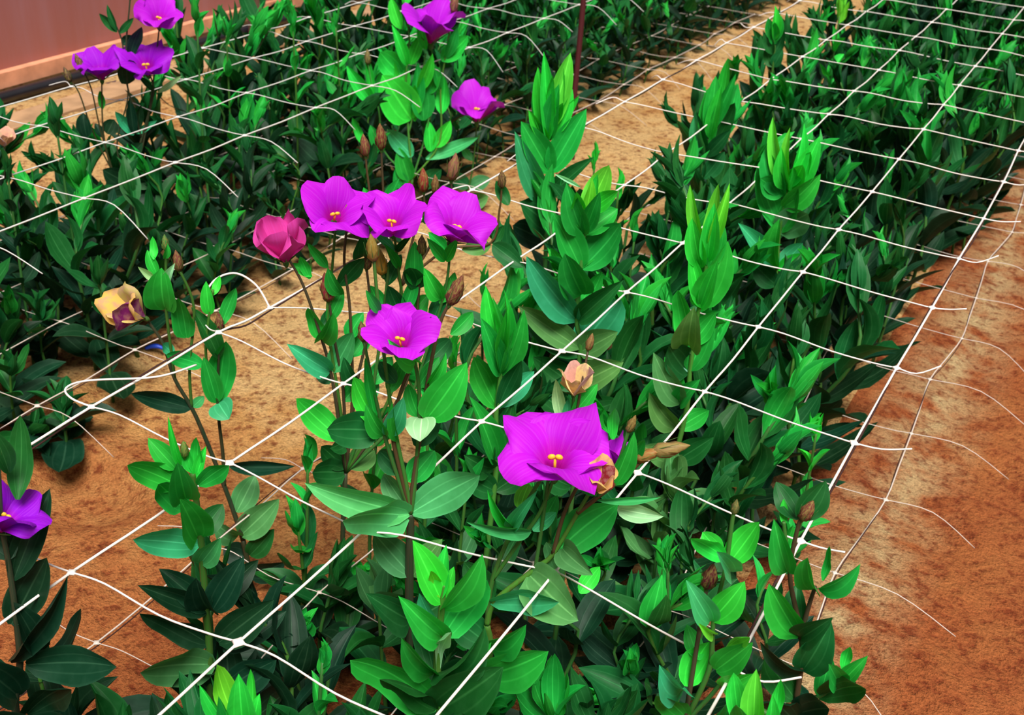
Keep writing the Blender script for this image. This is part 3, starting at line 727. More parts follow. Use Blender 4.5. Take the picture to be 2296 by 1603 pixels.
leaves(e, pl, [(740,833,643,771,48,'b','o',.02),(745,833,792,745,54,'b','o',.01),(717,762,690,690,36,'g','o',.01),(720,762,747,700,40,'g','b',.02),(765,985,664,893,62,'y','o',.0),(768,990,740,1005,40,'d','b',.03),(735,600,690,545,24,'g','l'),
 (700,620,655,590,20,'y','l'),(695,625,672,575,22,'y','l',.01),(760,640,817,578,38,'d','o',.01),(768,660,735,600,34,'g','o'),(815,575,818,515,40,'d','b',.02),(888,562,838,520,18,'b','l',.01),(890,562,926,524,15,'d','l',.02),(930,640,930,540,38,'g','o'),
 (940,645,918,600,44,'d','b',.02),(988,670,950,600,40,'y','o',.01),(998,585,957,533,24,'y','l',.01),(1000,585,1026,535,24,'y','l'),(905,720,870,640,40,'d','o'),(905,720,960,660,44,'g','o',-.01),(960,760,930,680,44,'g','o',-.02),(780,760,815,700,36,'g','o',-.01),
 (860,700,830,640,36,'g','l'),(800,860,770,800,36,'d','o'),(830,860,880,800,44,'g','o',-.02),(775,1050,720,1000,50,'d','o'),(780,1050,840,1010,60,'o','o',-.03),(775,1060,700,1060,60,'d','b',.03),(1010,750,1060,700,36,'g','o',-.02),(893,600,860,545,20,'g','l'),(905,700,935,610,30,'g','o',-.01),(970,720,1000,650,34,'d','o',-.01),(985,680,1020,610,30,'g','o',-.02),(900,800,860,720,46,'g','o',-.03),(900,800,950,730,50,'d','o',-.03),(950,820,1010,760,50,'d','o',-.03),(735,720,770,650,30,'g','o',-.01),(790,800,830,740,40,'g','o',-.02),(770,900,810,850,40,'g','o',-.02),(800,900,850,860,46,'b','o',-.01),(740,860,700,810,34,'d','o',-.01),(720,740,760,690,28,'d','o',-.02),(870,640,900,570,34,'d','o',-.02)])
flower(e, pl(748,500,.0), pl.ax(.12,.80,.58), 109*pl.px, 62, MAG, 0.9, [80,62,62,62,80])
flower(e, pl(880,522,.01), pl.ax(-.05,.90,.40), 106*pl.px, 62, MAG, 0.3, [62,80,80,45,62])
flower(e, pl(1012,540,.0), pl.ax(.26,.93,.22), 116*pl.px, 62, MAG, 0.6, [62,62,80,80,80])
flower(e, pl(640,585,.0), pl.ax(-.12,1,.15), 104*pl.px, 22, (0.74,.06,.40), 0.2, [22,22,22,22,22], 'pink half-closed bloom', False)
bud(e, pl(738,675), pl.ax(-.12,1,.1), 72*pl.px, (0.26,.015,.05), 'dark red flower bud')
bud(e, pl(778,512), pl.ax(0,1,.1), 56*pl.px, (0.30,.14,.03), 'yellow-brown flower bud')
bud(e, pl(858,615), pl.ax(-.2,1,.1), 72*pl.px, (0.42,.26,.04), 'yellowing flower bud')
bud(e, pl(945,572), pl.ax(0,1,.1), 50*pl.px, (0.10,.06,.03))
bud(e, pl(822,604), pl.ax(.1,1,.1), 46*pl.px, (0.16,.04,.03))
# budding plant behind the three flowers
e, pl = plant('budding plant with red-brown buds standing behind the three open flowers', (-0.35, 3.9))
for pts in ([(900,640),(840,480),(825,400),(820,350)],[(900,640),(865,480),(858,400),(855,335)],[(900,640),(930,520),(950,470),(950,428)],[(900,640),(985,520),(1010,450),(1012,402)],[(900,640),(1000,560),(1100,545),(1120,470),(1125,420)],[(900,640),(960,560),(980,480),(975,430)]):
    stem(e, pl, pts, 1.8, 1.1, BROWN, name='flower_stem')
stem(e, pl, [(905, 800), (900, 640)], 3.2, 2.0, GREEN, True)
for x, y, l, a, c in ((820,350,52,-.1,(.24,.03,.03)),(855,335,60,-.05,(.22,.03,.03)),(950,430,58,-.05,(.26,.02,.03)),(1012,404,66,.12,(.30,.09,.07)),(975,432,44,0,(.20,.06,.03)),(1125,422,44,-.05,(.14,.04,.03))):
    bud(e, pl(x, y), pl.ax(a, 1, .1), l*pl.px, c)
leaves(e, pl, [(1140,460,1112,405,28,'d','o'),(1000,560,960,520,30,'g','o'),(905,720,860,660,50,'d','o'),(900,720,960,690,50,'d','o'),(1105,548,1130,505,22,'d','l'),(1105,548,1175,600,44,'d','o',.02),(1100,550,1035,560,36,'o','o'),(840,480,815,420,28,'g','l'),(865,470,895,400,26,'g','l'),(950,500,985,440,22,'g','l'),(905,780,850,740,50,'d','o')])

# front flower plant leaning right
e, pl = plant('front plant leaning right with the largest open magenta flower and dry seed heads', (1.55, 0.95))
for pts, r, c in (([(1092,1400),(1104,1300),(1150,1185),(1190,1110),(1222,1062)],2.1,GREEN),([(1092,1400),(1110,1348),(1200,1275),(1240,1242),(1295,1150),(1333,1085)],2.6,(0.06,.24,.03)),([(1240,1242),(1265,1150),(1300,1080)],1.8,BROWN),([(1295,1150),(1340,1115),(1400,1068),(1462,1012)],2.0,BROWN),
                  ([(1104,1300),(1160,1220),(1210,1150),(1240,1075)],1.8,GREEN),([(1200,1275),(1215,1180),(1230,1070)],1.6,GREEN),([(1340,1115),(1385,1040),(1410,960)],1.7,GREEN)):
    stem(e, pl, pts, r, 1.3, c, name='flower_stem')
stem(e, pl, [(1090, 1520), (1092, 1400)], 3.6, 2.6, GREEN, True)
leaves(e, pl, [(1150,1182,1093,1098,26,'y','l',.02),(1150,1182,1206,1098,32,'b','l',.02),(1190,1190,1045,1170,30,'b','l',.03),(1195,1190,1247,1148,30,'b','o'),(1245,1240,1386,1130,94,'g','o',-.01),(1338,1120,1482,1115,16,'b','l',.01),(1385,1140,1488,1158,40,'p','o',.02),
 (1375,1085,1422,968,44,'g','o'),(1375,985,1379,915,24,'y','o',.01),(1400,1062,1445,985,34,'g','o',.01),(1165,1142,1186,1084,38,'Y','b',-.01),(1187,1288,1297,1392,98,'o','b',.05),(1100,1350,1254,1350,54,'b','o',.05),(1255,1290,1225,1215,44,'o','o',.0),
 (1105,1345,1040,1260,70,'d','o',-.02),(1340,1110,1290,1060,40,'g','o',-.01),(1215,1180,1250,1110,34,'g','o',-.02),(1095,1440,1180,1400,80,'g','o',.03),(1090,1440,1010,1380,80,'d','o',0.),(1092,1510,1230,1460,90,'g','b',.03),(1262,1230,1330,1290,60,'o','o',.04),(1300,1330,1345,1270,40,'y','o')])
flower(e, pl(1243,1064,.0), pl.ax(-.05,.96,.26), 170*pl.px, 80, MAG, 0.45, [80,80,96,96,80])
withered(e, pl(1338,1100,.02), pl.ax(.15,1,.2), 76*pl.px, [(.82,.55,.14),(.75,.45,.14),(.30,.02,.03),(.80,.58,.22),(.28,.03,.03)], 'withered yellow bloom with dark red petal bases')
bud(e, pl(1462,1014), pl.ax(1,.35,.1), 82*pl.px, (0.40,.20,.06), 'dry tan seed pod')
bud(e, pl(1425,1030), pl.ax(.8,.5,.1), 66*pl.px, (0.36,.16,.05), 'dry tan seed pod')
bud(e, pl(1408,968), pl.ax(.25,1,.1), 46*pl.px, (0.22,.16,.06), 'drying green-brown bud')
flower(e, pl(1372,1040,-.03), pl.ax(.3,.8,.1), 73*pl.px, 45, (0.45,.01,.62), 0, [45,45,22,45,45], 'smaller purple flower behind the large one', False)
e, pl = plant('plant with a single withered cream and pink bloom above the front flower', (1.4, 2.45))
stem(e, pl, [(1282, 1120), (1284, 1000), (1286, 884)], 2.8, 1.5, GREEN, True)
leaves(e, pl, [(1264,965,1246,850,28,'p','l',.01),(1268,965,1275,890,22,'b','l'),(1283,930,1340,860,34,'g','o',-.01),(1284,1000,1340,960,50,'o','o'),(1282,1000,1225,950,50,'g','o'),(1282,1090,1350,1040,60,'d','o'),(1282,1090,1210,1050,60,'d','o')])
withered(e, pl(1286,884), pl.ax(0,1,.25), 84*pl.px, [(.90,.68,.28),(.86,.52,.50),(.92,.74,.40),(.80,.48,.48),(.90,.70,.30)], 'withered cream and pink bloom')
bud(e, pl(1318,785,-.01), pl.ax(.15,1,0), 44*pl.px, (0.22,.10,.05)); stem(e, pl, [(1286,960),(1305,860),(1318,787,-.01)], 1.5, 1.1, BROWN, name='flower_stem')

# back flowering plants at the edge of the left bed
DEEP = (0.46, 0.008, 0.66)
e, pl = plant('back flowering plant with a cup-shaped purple flower at the top edge and pale green leaves', (-4.15, 8.4))
for pts, r in (([(925,400),(916,300),(910,180),(918,90),(905,0),(900,-60)],2.6),([(925,400),(862,340),(850,250),(836,200),(825,140)],2.2),([(925,400),(955,300),(972,180),(966,96)],2.2),([(925,400),(985,320),(988,200),(1000,120),(1015,20),(1018,-20)],2.0),([(916,300),(940,200),(955,120)],1.8)):
    stem(e, pl, pts, r, 1.3, (0.06, .27, .04), name='flower_stem')
stem(e, pl, [(915, 470), (925, 400)], 3.4, 2.6, GREEN, True)
leaves(e, pl, [(912,147,878,55,26,'y','l',.01),(900,65,877,-5,28,'y','o'),(920,145,946,75,28,'y','o'),(900,170,852,117,50,'y','b',.01),(922,268,857,168,78,'y','b',.02),(990,136,1050,80,42,'y','o',.01),(925,260,936,140,32,'g','o'),(950,270,940,170,54,'g','o',-.01),(960,210,986,150,34,'g','o'),
 (990,255,996,170,34,'y','o'),(930,272,930,190,24,'y','l',.02),(836,230,777,147,34,'y','o',.01),(835,226,820,118,18,'y','l'),(812,322,790,264,20,'y','l'),(850,226,853,160,20,'g','l'),(925,350,868,290,42,'b','o'),(955,356,1072,308,30,'b','l',.02),(918,405,895,330,42,'g','o'),(905,420,885,380,36,'g','o'),
 (975,330,1010,270,34,'y','o'),(965,340,960,270,30,'y','o'),(985,200,970,140,22,'g','l'),(1000,130,1025,60,24,'g','l'),(910,200,885,130,34,'y','o',-.01),(940,200,970,120,30,'y','o',.02),(860,340,830,280,30,'g','o'),(940,420,990,380,40,'d','o'),(915,450,860,420,50,'d','o'),(905,10,930,-40,24,'y','l'),(955,110,940,40,20,'y','l',.03)])
flower(e, pl(966,96), pl.ax(.03,1,.12), 109*pl.px, 45, DEEP, 0.3, [45,45,62,45,45], 'cup-shaped purple flower')
bud(e, pl(1016,30), pl.ax(.1,1,0), 46*pl.px, (0.20,.03,.06)); bud(e, pl(825,145), pl.ax(-.05,1,0), 36*pl.px, (0.14,.10,.04))
e, pl = plant('thin-stemmed back plant with one bowl-shaped purple flower left of the tallest shoot', (-3.95, 9.2))
stem(e, pl, [(1050, 420), (1064, 340), (1069, 272)], 2.2, 1.3, GREEN, True)
leaves(e, pl, [(1052,420,1010,390,36,'d','o'),(1054,420,1100,400,36,'o','o'),(1060,360,1035,330,20,'d','l'),(1048,460,1095,440,40,'o','o'),(1046,460,1000,450,40,'d','o')])
flower(e, pl(1069,272), pl.ax(0,1,.10), 90*pl.px, 62, (0.50,.01,.66), 0.1, [62,62,45,62,80], 'bowl-shaped purple flower')

# left back plant by the wall with three purple flowers
VIO = (0.34, 0.004, 0.62)
fb = at(305, 640, 0.0)
e, pl = plant('plant with three violet-purple flowers in front of the pink film wall', (fb.x, fb.y, 0))
for pts, r in (([(290,420),(318,310),(344,210),(335,165)],2.4),([(290,420),(312,360),(335,250),(352,110),(357,60)],1.8),([(290,420),(255,390),(232,300),(228,178)],1.9),([(255,390),(210,300),(178,210),(158,182)],1.3),([(255,390),(225,290),(205,200),(186,158)],1.3),([(318,310),(285,190),(275,100),(262,60)],1.6),([(285,190),(283,100),(290,20),(292,-10)],1.5),([(290,420),(262,330),(285,230),(286,188)],1.6)):
    stem(e, pl, pts, r, 1.1, DARK, name='flower_stem')
stem(e, pl, [(296, 520), (290, 420)], 3.2, 2.4, DARK, True)
leaves(e, pl, [(286,188,290,134,40,'k','b',.02),(262,72,222,30,18,'d','l'),(262,70,240,10,14,'d','l'),(268,75,300,40,16,'d','l'),(195,308,186,253,30,'k','b'),(230,245,224,203,16,'g','l'),(240,300,256,268,32,'k','b'),(228,308,213,276,20,'k','l'),(355,208,407,170,14,'p','l'),
 (345,207,308,170,14,'d','l'),(300,300,290,218,22,'k','o'),(300,302,258,250,24,'b','o'),(305,300,352,270,16,'b','l'),(310,292,316,235,18,'k','l'),(290,130,318,60,26,'k','o',.02),(275,100,298,80,24,'k','o'),(285,410,230,380,50,'k','o',.01),(292,410,350,390,50,'d','o'),(290,440,240,440,60,'k','b',.02),(295,440,360,430,60,'k','o'),(290,360,320,320,40,'k','o')])
flower(e, pl(357,60), pl.ax(.03,.92,.42), 73*pl.px, 45, (0.50,.01,.68), 0.3, [62,45,45,62,62], 'magenta-purple flower cut by the top edge')
flower(e, pl(332,166), pl.ax(-.12,.85,.50), 90*pl.px, 62, VIO, 0.7, [62,80,62,62,62], 'violet flower')
flower(e, pl(228,178), pl.ax(-.05,1,.15), 76*pl.px, 62, VIO, 0.1, [62,45,62,80,62], 'violet flower')
bud(e, pl(158,184), pl.ax(-.3,1,0), 36*pl.px, (0.07,.02,.025)); bud(e, pl(186,160), pl.ax(-.3,1,0), 42*pl.px, (0.14,.035,.03)); bud(e, pl(292,-5), pl.ax(0,1,0), 36*pl.px, (0.16,.10,.04))
# corner plant, its leaf colours darkened to paint in the shade there
e, pl = plant('dark plant at the left edge with a violet flower cut by the frame', (-0.1, -0.35))
stem(e, pl, [(40, 1640), (45, 1480), (25, 1300), (5, 1190)], 3.4, 1.8, DARK, True)
leaves(e, pl, [(40,1120,45,930,54,'d','l',-.02),(20,1060,-20,960,40,'d','l'),(30,1300,112,1095,64,'k','o',-.02),(20,1480,152,1290,54,'k','l',.02),(60,1490,262,1495,92,'k','o',.05),(25,1400,105,1250,84,'k','o',.0),(40,1560,-60,1480,84,'k','o',.03),(60,1600,160,1545,74,'k','o',.05),
 (90,1460,30,1350,64,'k','o'),(30,1250,-30,1180,60,'k','o'),(45,1640,200,1640,90,'k','b',.05),(50,1640,-40,1600,90,'k','b',.05)])
flower(e, pl(-6,1190), pl.ax(.50,.84,.12), 132*pl.px, 62, (0.30,.004,.66), 0.5, [62,80,62,45,62], 'violet flower cut by the left edge')
bud(e, pl(-2,1045), pl.ax(.1,1,0), 64*pl.px, (0.20,.08,.06), 'withered brown bud')
stem(e, pl, [(25,1300),(5,1180),(-2,1050)], 1.8, 1.2, DARK, name='flower_stem')

# thin plant with the drooping yellow bloom
fb = at(560, 1330, 0.0)
e, pl = plant('slender plant on the walk with a drooping withered yellow and magenta bloom', (fb.x, fb.y, 0))
for pts, r, c in (([(545,1210),(505,1095),(440,935),(392,850),(365,770),(328,715)],2.9,DARK),([(503,1090),(500,1020),(488,900),(494,740)],2.4,DARK),([(430,915),(425,820),(435,690),(402,605)],1.8,GREEN),([(392,850),(372,690),(372,620),(372,560)],1.7,GREEN),([(488,900),(462,800),(470,700),(478,650)],1.7,GREEN)):
    stem(e, pl, pts, r, 1.3, c, name='flower_stem')
stem(e, pl, [(562, 1300), (545, 1210)], 3.4, 3.0, DARK, True)
leaves(e, pl, [(428,915,293,882,44,'k','o',.02),(432,912,458,888,24,'b','o'),(488,902,507,765,64,'g','o',.01),(486,902,456,800,44,'g','o',.0),(490,903,514,940,54,'b','b',.02),(456,818,372,795,40,'g','o',.02),(390,792,365,770,26,'b','o'),(418,757,400,668,44,'g','b',.02),(371,694,362,600,62,'g','b',.01),
 (362,640,309,598,16,'p','l'),(378,645,392,590,22,'p','l'),(490,802,428,688,44,'d','o',-.01),(495,730,529,645,30,'g','o'),(470,705,462,630,30,'y','o'),(478,662,493,618,18,'y','l'),(345,582,342,530,18,'y','l'),(368,580,375,545,16,'g','l'),(355,620,330,560,24,'g','l'),
 (530,1148,572,1065,62,'o','o',-.02),(540,1200,626,1118,72,'o','o',.01),(535,1200,478,1168,54,'o','o',.02),(560,1245,615,1185,54,'d','o'),(515,1045,662,1045,34,'k','l',.03),(555,1250,500,1230,60,'k','o'),(560,1290,640,1260,60,'k','o',.02),(560,1290,480,1290,60,'d','o')])
withered(e, pl(322,712,.005), pl.ax(-.75,.62,.25), 100*pl.px, [(.75,.56,.14),(.78,.60,.18),(.30,.02,.16),(.74,.55,.16),(.70,.50,.14)], 'drooping withered bloom, yellow with one magenta petal')
bud(e, pl(402,607), pl.ax(-.08,1,.1), 52*pl.px, (0.22,.04,.03)); bud(e, pl(494,742), pl.ax(-.03,1,.1), 50*pl.px, (0.18,.02,.03)); bud(e, pl(372,562), pl.ax(0,1,.1), 40*pl.px, (0.06,.22,.04), 'small green bud')
# column plant in front of it; shade is painted into its lower leaves
e, pl = plant('leafy column plant in the left foreground with a cluster of upright tip leaves', (0.2, 0.45))
stem(e, pl, [(470, 1500), (462, 1370), (452, 1230), (440, 1120), (432, 1060)], 3.8, 2.2, GREEN, True)
leaves(e, pl, [(405,1090,285,1043,60,'g','o',.02),(416,1117,398,1036,56,'g','b',.03),(445,1088,514,1043,46,'g','o',.02),(440,1062,440,980,32,'y','o'),(405,1042,377,933,18,'y','l',.01),(440,1072,462,1000,24,'y','l'),(395,1052,332,982,44,'g','o',-.01),(412,1143,355,1085,54,'g','b',.02),(430,1060,415,990,26,'y','l'),
 (420,1050,350,1010,40,'g','o',-.02),(443,1205,403,1118,66,'g','b',.03),(445,1222,298,1210,66,'b','o',.03),(450,1262,494,1205,54,'b','o',.02),(448,1200,500,1130,54,'d','o',-.02),(468,1368,356,1275,64,'k','o',-.01),(465,1370,308,1312,54,'k','l',.02),(475,1370,547,1248,74,'k','o',.0),(478,1370,580,1255,60,'k','o',-.03),
 (470,1365,440,1295,64,'k','b',.03),(470,1445,312,1375,64,'k','o',.02),(490,1440,614,1345,84,'k','o',.01),(480,1490,314,1508,92,'o','o',.06),(500,1460,642,1370,64,'k','o',-.02),(480,1560,400,1520,90,'k','b',.04),(490,1560,620,1480,90,'k','o',.0)])
bud(e, pl(414,1025), pl.ax(0,1,.1), 46*pl.px, (0.10,.24,.05), 'small green bud')
# bottom right plants
e, pl = plant('budded plant at lower right with pale green paired leaves and one maroon bud', (2.5, 0.75))
for pts, r, c in (([(1535,1620),(1562,1450),(1584,1320)],2.0,BROWN),([(1535,1620),(1590,1500),(1600,1390),(1630,1260)],2.2,GREEN),([(1630,1260),(1640,1180),(1645,1150)],1.5,GREEN),([(1535,1620),(1610,1540),(1660,1450)],1.8,GREEN)):
    stem(e, pl, pts, r, 1.3, c, name='flower_stem')
stem(e, pl, [(1530, 1700), (1535, 1620)], 3.2, 2.4, GREEN, True)
leaves(e, pl, [(1625,1248,1548,1207,40,'y','o',.03),(1635,1262,1702,1170,58,'y','o',.0),(1620,1240,1575,1193,44,'y','o',-.01),(1638,1282,1606,1236,40,'b','b',.03),(1592,1393,1538,1300,54,'b','o',.01),(1594,1391,1670,1303,66,'y','o',.0),(1600,1422,1566,1397,24,'Y','o',.02),(1630,1452,1682,1429,28,'Y','l',.02),
 (1535,1541,1478,1490,56,'b','b',.03),(1540,1539,1592,1438,70,'y','o',.0),(1605,1502,1688,1440,64,'g','o',.01),(1600,1400,1630,1330,40,'g','o',-.02),(1570,1480,1540,1400,40,'g','o',-.02),(1620,1540,1690,1510,50,'y','o',.02),(1540,1610,1470,1560,60,'g','o',.03),(1560,1610,1640,1560,60,'g','o',.03)])
bud(e, pl(1584,1318), pl.ax(.08,1,.1), 72*pl.px, (0.16,.012,.03), 'large maroon bud', 1.15); bud(e, pl(1645,1152), pl.ax(.02,1,.1), 40*pl.px, (0.13,.16,.05), 'small olive bud')
e, pl = plant('young yellow-green shoot at the bottom edge below the net corner', (2.85, 0.5))
stem(e, pl, [(1690, 1700), (1692, 1600)], 3.0, 2.0, GREEN, True)
leaves(e, pl, [(1660,1630,1645,1508,44,'y','o'),(1690,1630,1696,1500,50,'Y','o',.0),(1740,1610,1751,1522,24,'y','l'),(1718,1650,1732,1555,56,'y','o',.02),(1680,1650,1650,1580,50,'g','o',.03),(1700,1660,1780,1620,50,'g','o',.02)])
e, pl = plant('dark green plant at the right bed corner with a brown bud and cupped leaves', (3.0, 1.15))
for pts, r, c in (([(1785,1570),(1798,1470),(1792,1400),(1771,1290),(1788,1185),(1800,1160)],2.2,BROWN),([(1795,1432),(1810,1370),(1828,1315)],2.0,BROWN),([(1785,1570),(1840,1560),(1880,1533)],1.8,GREEN),([(1771,1290),(1760,1200),(1757,1170)],1.5,GREEN)):
    stem(e, pl, pts, r, 1.3, c, name='flower_stem')
stem(e, pl, [(1785, 1680), (1785, 1570)], 3.4, 2.4, DARK, True)
leaves(e, pl, [(1765,1282,1735,1163,52,'g','o',.01),(1758,1178,1757,1118,18,'y','l'),(1790,1162,1852,1078,64,'d','o',-.01),(1790,1165,1740,1080,50,'d','o',-.02),(1828,1322,1811,1250,50,'g','b',.02),(1835,1319,1929,1264,50,'g','o',.01),(1845,1302,1860,1224,18,'g','l'),(1793,1428,1724,1308,74,'g','o',.01),(1790,1425,1788,1308,56,'d','o',-.02),
 (1795,1430,1868,1384,58,'d','o',.02),(1800,1502,1864,1393,76,'d','o',.0),(1803,1502,1704,1438,48,'k','l',.03),(1785,1570,1715,1475,76,'d','o',.01),(1835,1563,1942,1545,62,'d','o',.03),(1838,1562,1862,1468,44,'g','o',-.01),(1840,1564,1920,1530,40,'k','o',.0),(1880,1536,1946,1470,38,'g','o'),(1880,1532,1858,1488,44,'g','b',.02),(1890,1502,1906,1450,24,'y','l'),
 (1785,1600,1860,1590,76,'k','o',.04),(1785,1620,1700,1580,76,'k','b',.04)])
bud(e, pl(1798,1165), pl.ax(.25,1,.1), 58*pl.px, (0.18,.04,.035), 'brown-red bud', 1.25)
e_, pl_ = e, pl

# single shoots one can name by what they stand beside
pshoot('small green shoot on the walk edge right of the tallest shoot', 1338, 316, 0.36, .05, .032, 5, 'dggy', .34)
pshoot('narrow upright shoot behind the broad-leaved central shoot, on its right', 1392, 376, 0.37, .05, .032, 6, 'dggy', .32)
pshoot('dark narrow shoot right of the broad-leaved central shoot, by the walk', 1430, 468, 0.36, .055, .034, 6, 'dddg', .34)
pshoot('small shoot against bare sand below the right-hand open flower', 1085, 590, 0.33, .05, .03, 5, 'dgg', .32)
pshoot('upright narrow shoot among the flower stems, left of the folded-tip shoot', 1022, 735, 0.37, .065, .04, 6, 'ddggy', .36)
pshoot('half-hidden shoot behind the bright oval leaf of the rosette plant', 962, 880, 0.33, .065, .04, 5, 'ddgg', .42)
pshoot('low olive plant right of the rosette, below the folded-tip shoot', 1050, 1010, 0.27, .075, .05, 5, 'oodg', .46)
pshoot('low green plant behind the rosette stems, in front of sand', 845, 905, 0.28, .07, .045, 4, 'ddgg', .46)
pshoot('dark green shoot left of the rosette, in front of bare sand', 688, 975, 0.27, .06, .036, 5, 'ddgg', .40)
pshoot('dark low shoot between the column plant and the rosette', 665, 1110, 0.22, .065, .045, 4, 'kddg', .45)
pshoot('small bright shoot at the right bed edge below the middle', 1840, 925, 0.24, .05, .032, 5, 'dggy', .42)
pshoot('pointed green shoot over red soil at lower centre right', 1508, 1195, 0.25, .055, .04, 5, 'ddgg', .30)
pshoot('little green shoot under the net at the bottom, left of the large glossy shoot', 722, 1425, 0.26, .05, .032, 5, 'kdgg', .42)
pshoot('dark upright shoot with paired leaves in front of the wall pipes, far left', 118, 222, 0.40, .06, .04, 6, 'kkddd', .5)
pshoot('dark green shoot standing tall against the pink wall, right of the violet flowers', 437, -20, 0.50, .075, .05, 7, 'kdddg', .45)
pshoot('green shoot against the pink wall beside the grey post', 505, 25, 0.42, .065, .042, 6, 'ddggg', .42)
pshoot('green shoot at the top edge right of the grey post', 655, 5, 0.44, .065, .042, 6, 'ddggg', .42)
pshoot('green shoot at the top edge left of the back flowering plant', 752, 10, 0.42, .065, .042, 6, 'ddggg', .42)
pshoot('dark plant at the left edge with a pale drying bloom', 8, 330, 0.36, .06, .035, 6, 'kkkd', .42)
o_ = bpy.context.scene.objects
e = [o for o in C.objects if o.get('label', '').startswith('dark plant at the left edge with a pale')][0]; pl = Plane(e.location)
withered(e, pl(10,328), pl.ax(.05,1,.1), 44*pl.px, [(.72,.50,.30),(.70,.46,.40)], 'pale drying bloom')
stem(e, pl, [(12, 400), (10, 330)], 1.6, 1.1, DARK, name='flower_stem')
for lab, x, y, h in (('broad shade-darkened plant by the walk, below the drooping yellow bloom', 80, 640, .17), ('broad shade-darkened plant at the left edge under the lower net', 10, 760, .16), ('spreading dark plant with large oval leaves left of the drooping bloom', 215, 560, .24),
                     ('low dark plant beside the loose loop of net string', 130, 850, .10), ('low dark plant under the large oval leaves at left', 60, 900, .07)):
    pshoot(lab, x, y, h, .085, .055, 4, 'kkdd', .50, 8, 48, f0=.25)  # dark palette puts the shade they stand in into the leaf colours

COL['t'] = (0.62, 0.36, 0.16)
BROAD = (('broad dark plant at the bottom left corner beside the violet flower', 60, 1370, .30, 'kkkk'), ('broad dark plant at the very bottom left', 130, 1530, .22, 'kkkk'),
 ('spreading dark plant at the bottom edge, left of the column plant', 255, 1555, .24, 'kkkd'), ('dark oval-leaved plant at the bottom edge below the column plant', 400, 1570, .22, 'kkkd'),
 ('broad dark plant under the first net knots at bottom left centre', 640, 1560, .20, 'kkdd'), ('broad dark plant at the bottom edge left of the glossy shoot', 790, 1580, .22, 'kkdd'),
 ('broad olive plant directly below the four-leaf rosette', 850, 1250, .24, 'kddo'), ('dark broad plant left of the four-leaf rosette, low down', 745, 1215, .18, 'kkdd'),
 ('large dark-leaved plant at the bottom edge right of the glossy shoot', 1255, 1490, .25, 'kddg'), ('dark spreading plant at the bottom edge right of centre', 1370, 1530, .22, 'kkdd'),
 ('olive plant right of the dry seed pods', 1530, 1010, .24, 'dooo'), ('grey-olive low plant over red soil right of the front flower', 1490, 1110, .18, 'oooo'))
for lab, x, y, hh, pal in BROAD:  # dark palettes paint the fading light of the lower edge into the leaves
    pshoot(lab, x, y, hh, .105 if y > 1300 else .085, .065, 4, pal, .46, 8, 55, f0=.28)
e, pl = pshoot('small plant with two curled dry tan leaves over red soil', 1612, 1085, 0.19, .06, .035, 4, 'kddd', .42)
leaves(e, pl, [(1608,1125,1556,1100,22,'t','o',.02),(1612,1125,1652,1092,22,'t','o',.02)])
# scrap on the walk
b = at(345, 783, 0.006)
v, f = tube_geo(spline([(-0.012, -0.006, 0), (-.004, 0, .004), (0.006, .004, .005), (0.014, .007, .002)], 4), [0.002, .003, .0034, .0038, .004, .0042, .0042, .004, .0036, .0032, .003, .0026, .002][:13], 8)
o = obj('plastic_scrap', mesh('plastic_scrap', v, f, plain('blue_plastic', (0.02, 0.07, 0.55), 0.35)), None, Matrix.Translation(b)); tag(o, 'small bright blue plastic scrap lying on the walk', 'scrap')


# ------------------------------------------------------------------ the dense stand of young plants
ONES = 'zero one two three four five six seven eight nine ten eleven twelve thirteen fourteen fifteen sixteen seventeen eighteen nineteen'.split()
TENS = 'x x twenty thirty forty fifty sixty seventy eighty ninety'.split()
def words(n): return ONES[n] if n < 20 else TENS[n//10] + ('-'+ONES[n % 10] if n % 10 else '')
TPL = []
for ti in range(9):
    rd = random.Random(100+ti)
    wide = ti >= 6
    H = 1.0
    P = [Vector((0, 0, 0)), Vector((rd.uniform(-.05, .05), rd.uniform(-.05, .05), .35)), Vector((rd.uniform(-.08, .08), rd.uniform(-.08, .08), .70)), Vector((rd.uniform(-.12, .12), rd.uniform(-.12, .12), 0.90))]
    n = rd.choice((6, 7, 7)) if not wide else 6
    Q = spline(P, 3); v, f = tube_geo(Q, [0.0088-0.0035*i/(len(Q)-1) for i in range(len(Q))], 6)
    sm = mesh('stem', v, f, M_stem)
    spec = shoot_spec(P, n, 0.31 if not wide else 0.38, 0.22, 0.36 if not wide else 0.46, rd.uniform(22, 38) if not wide else 6, 80 if not wide else 64, rd.uniform(0, 6), rd, 5, 0.10)
    lv = []
    for b, t, w, h, kd, g in spec:
        me = rd.choice(LEAF[kd]); lv.append((me, leaf_mtx(b, t, w, h), g))
    TPL.append((sm, (v, f), lv))
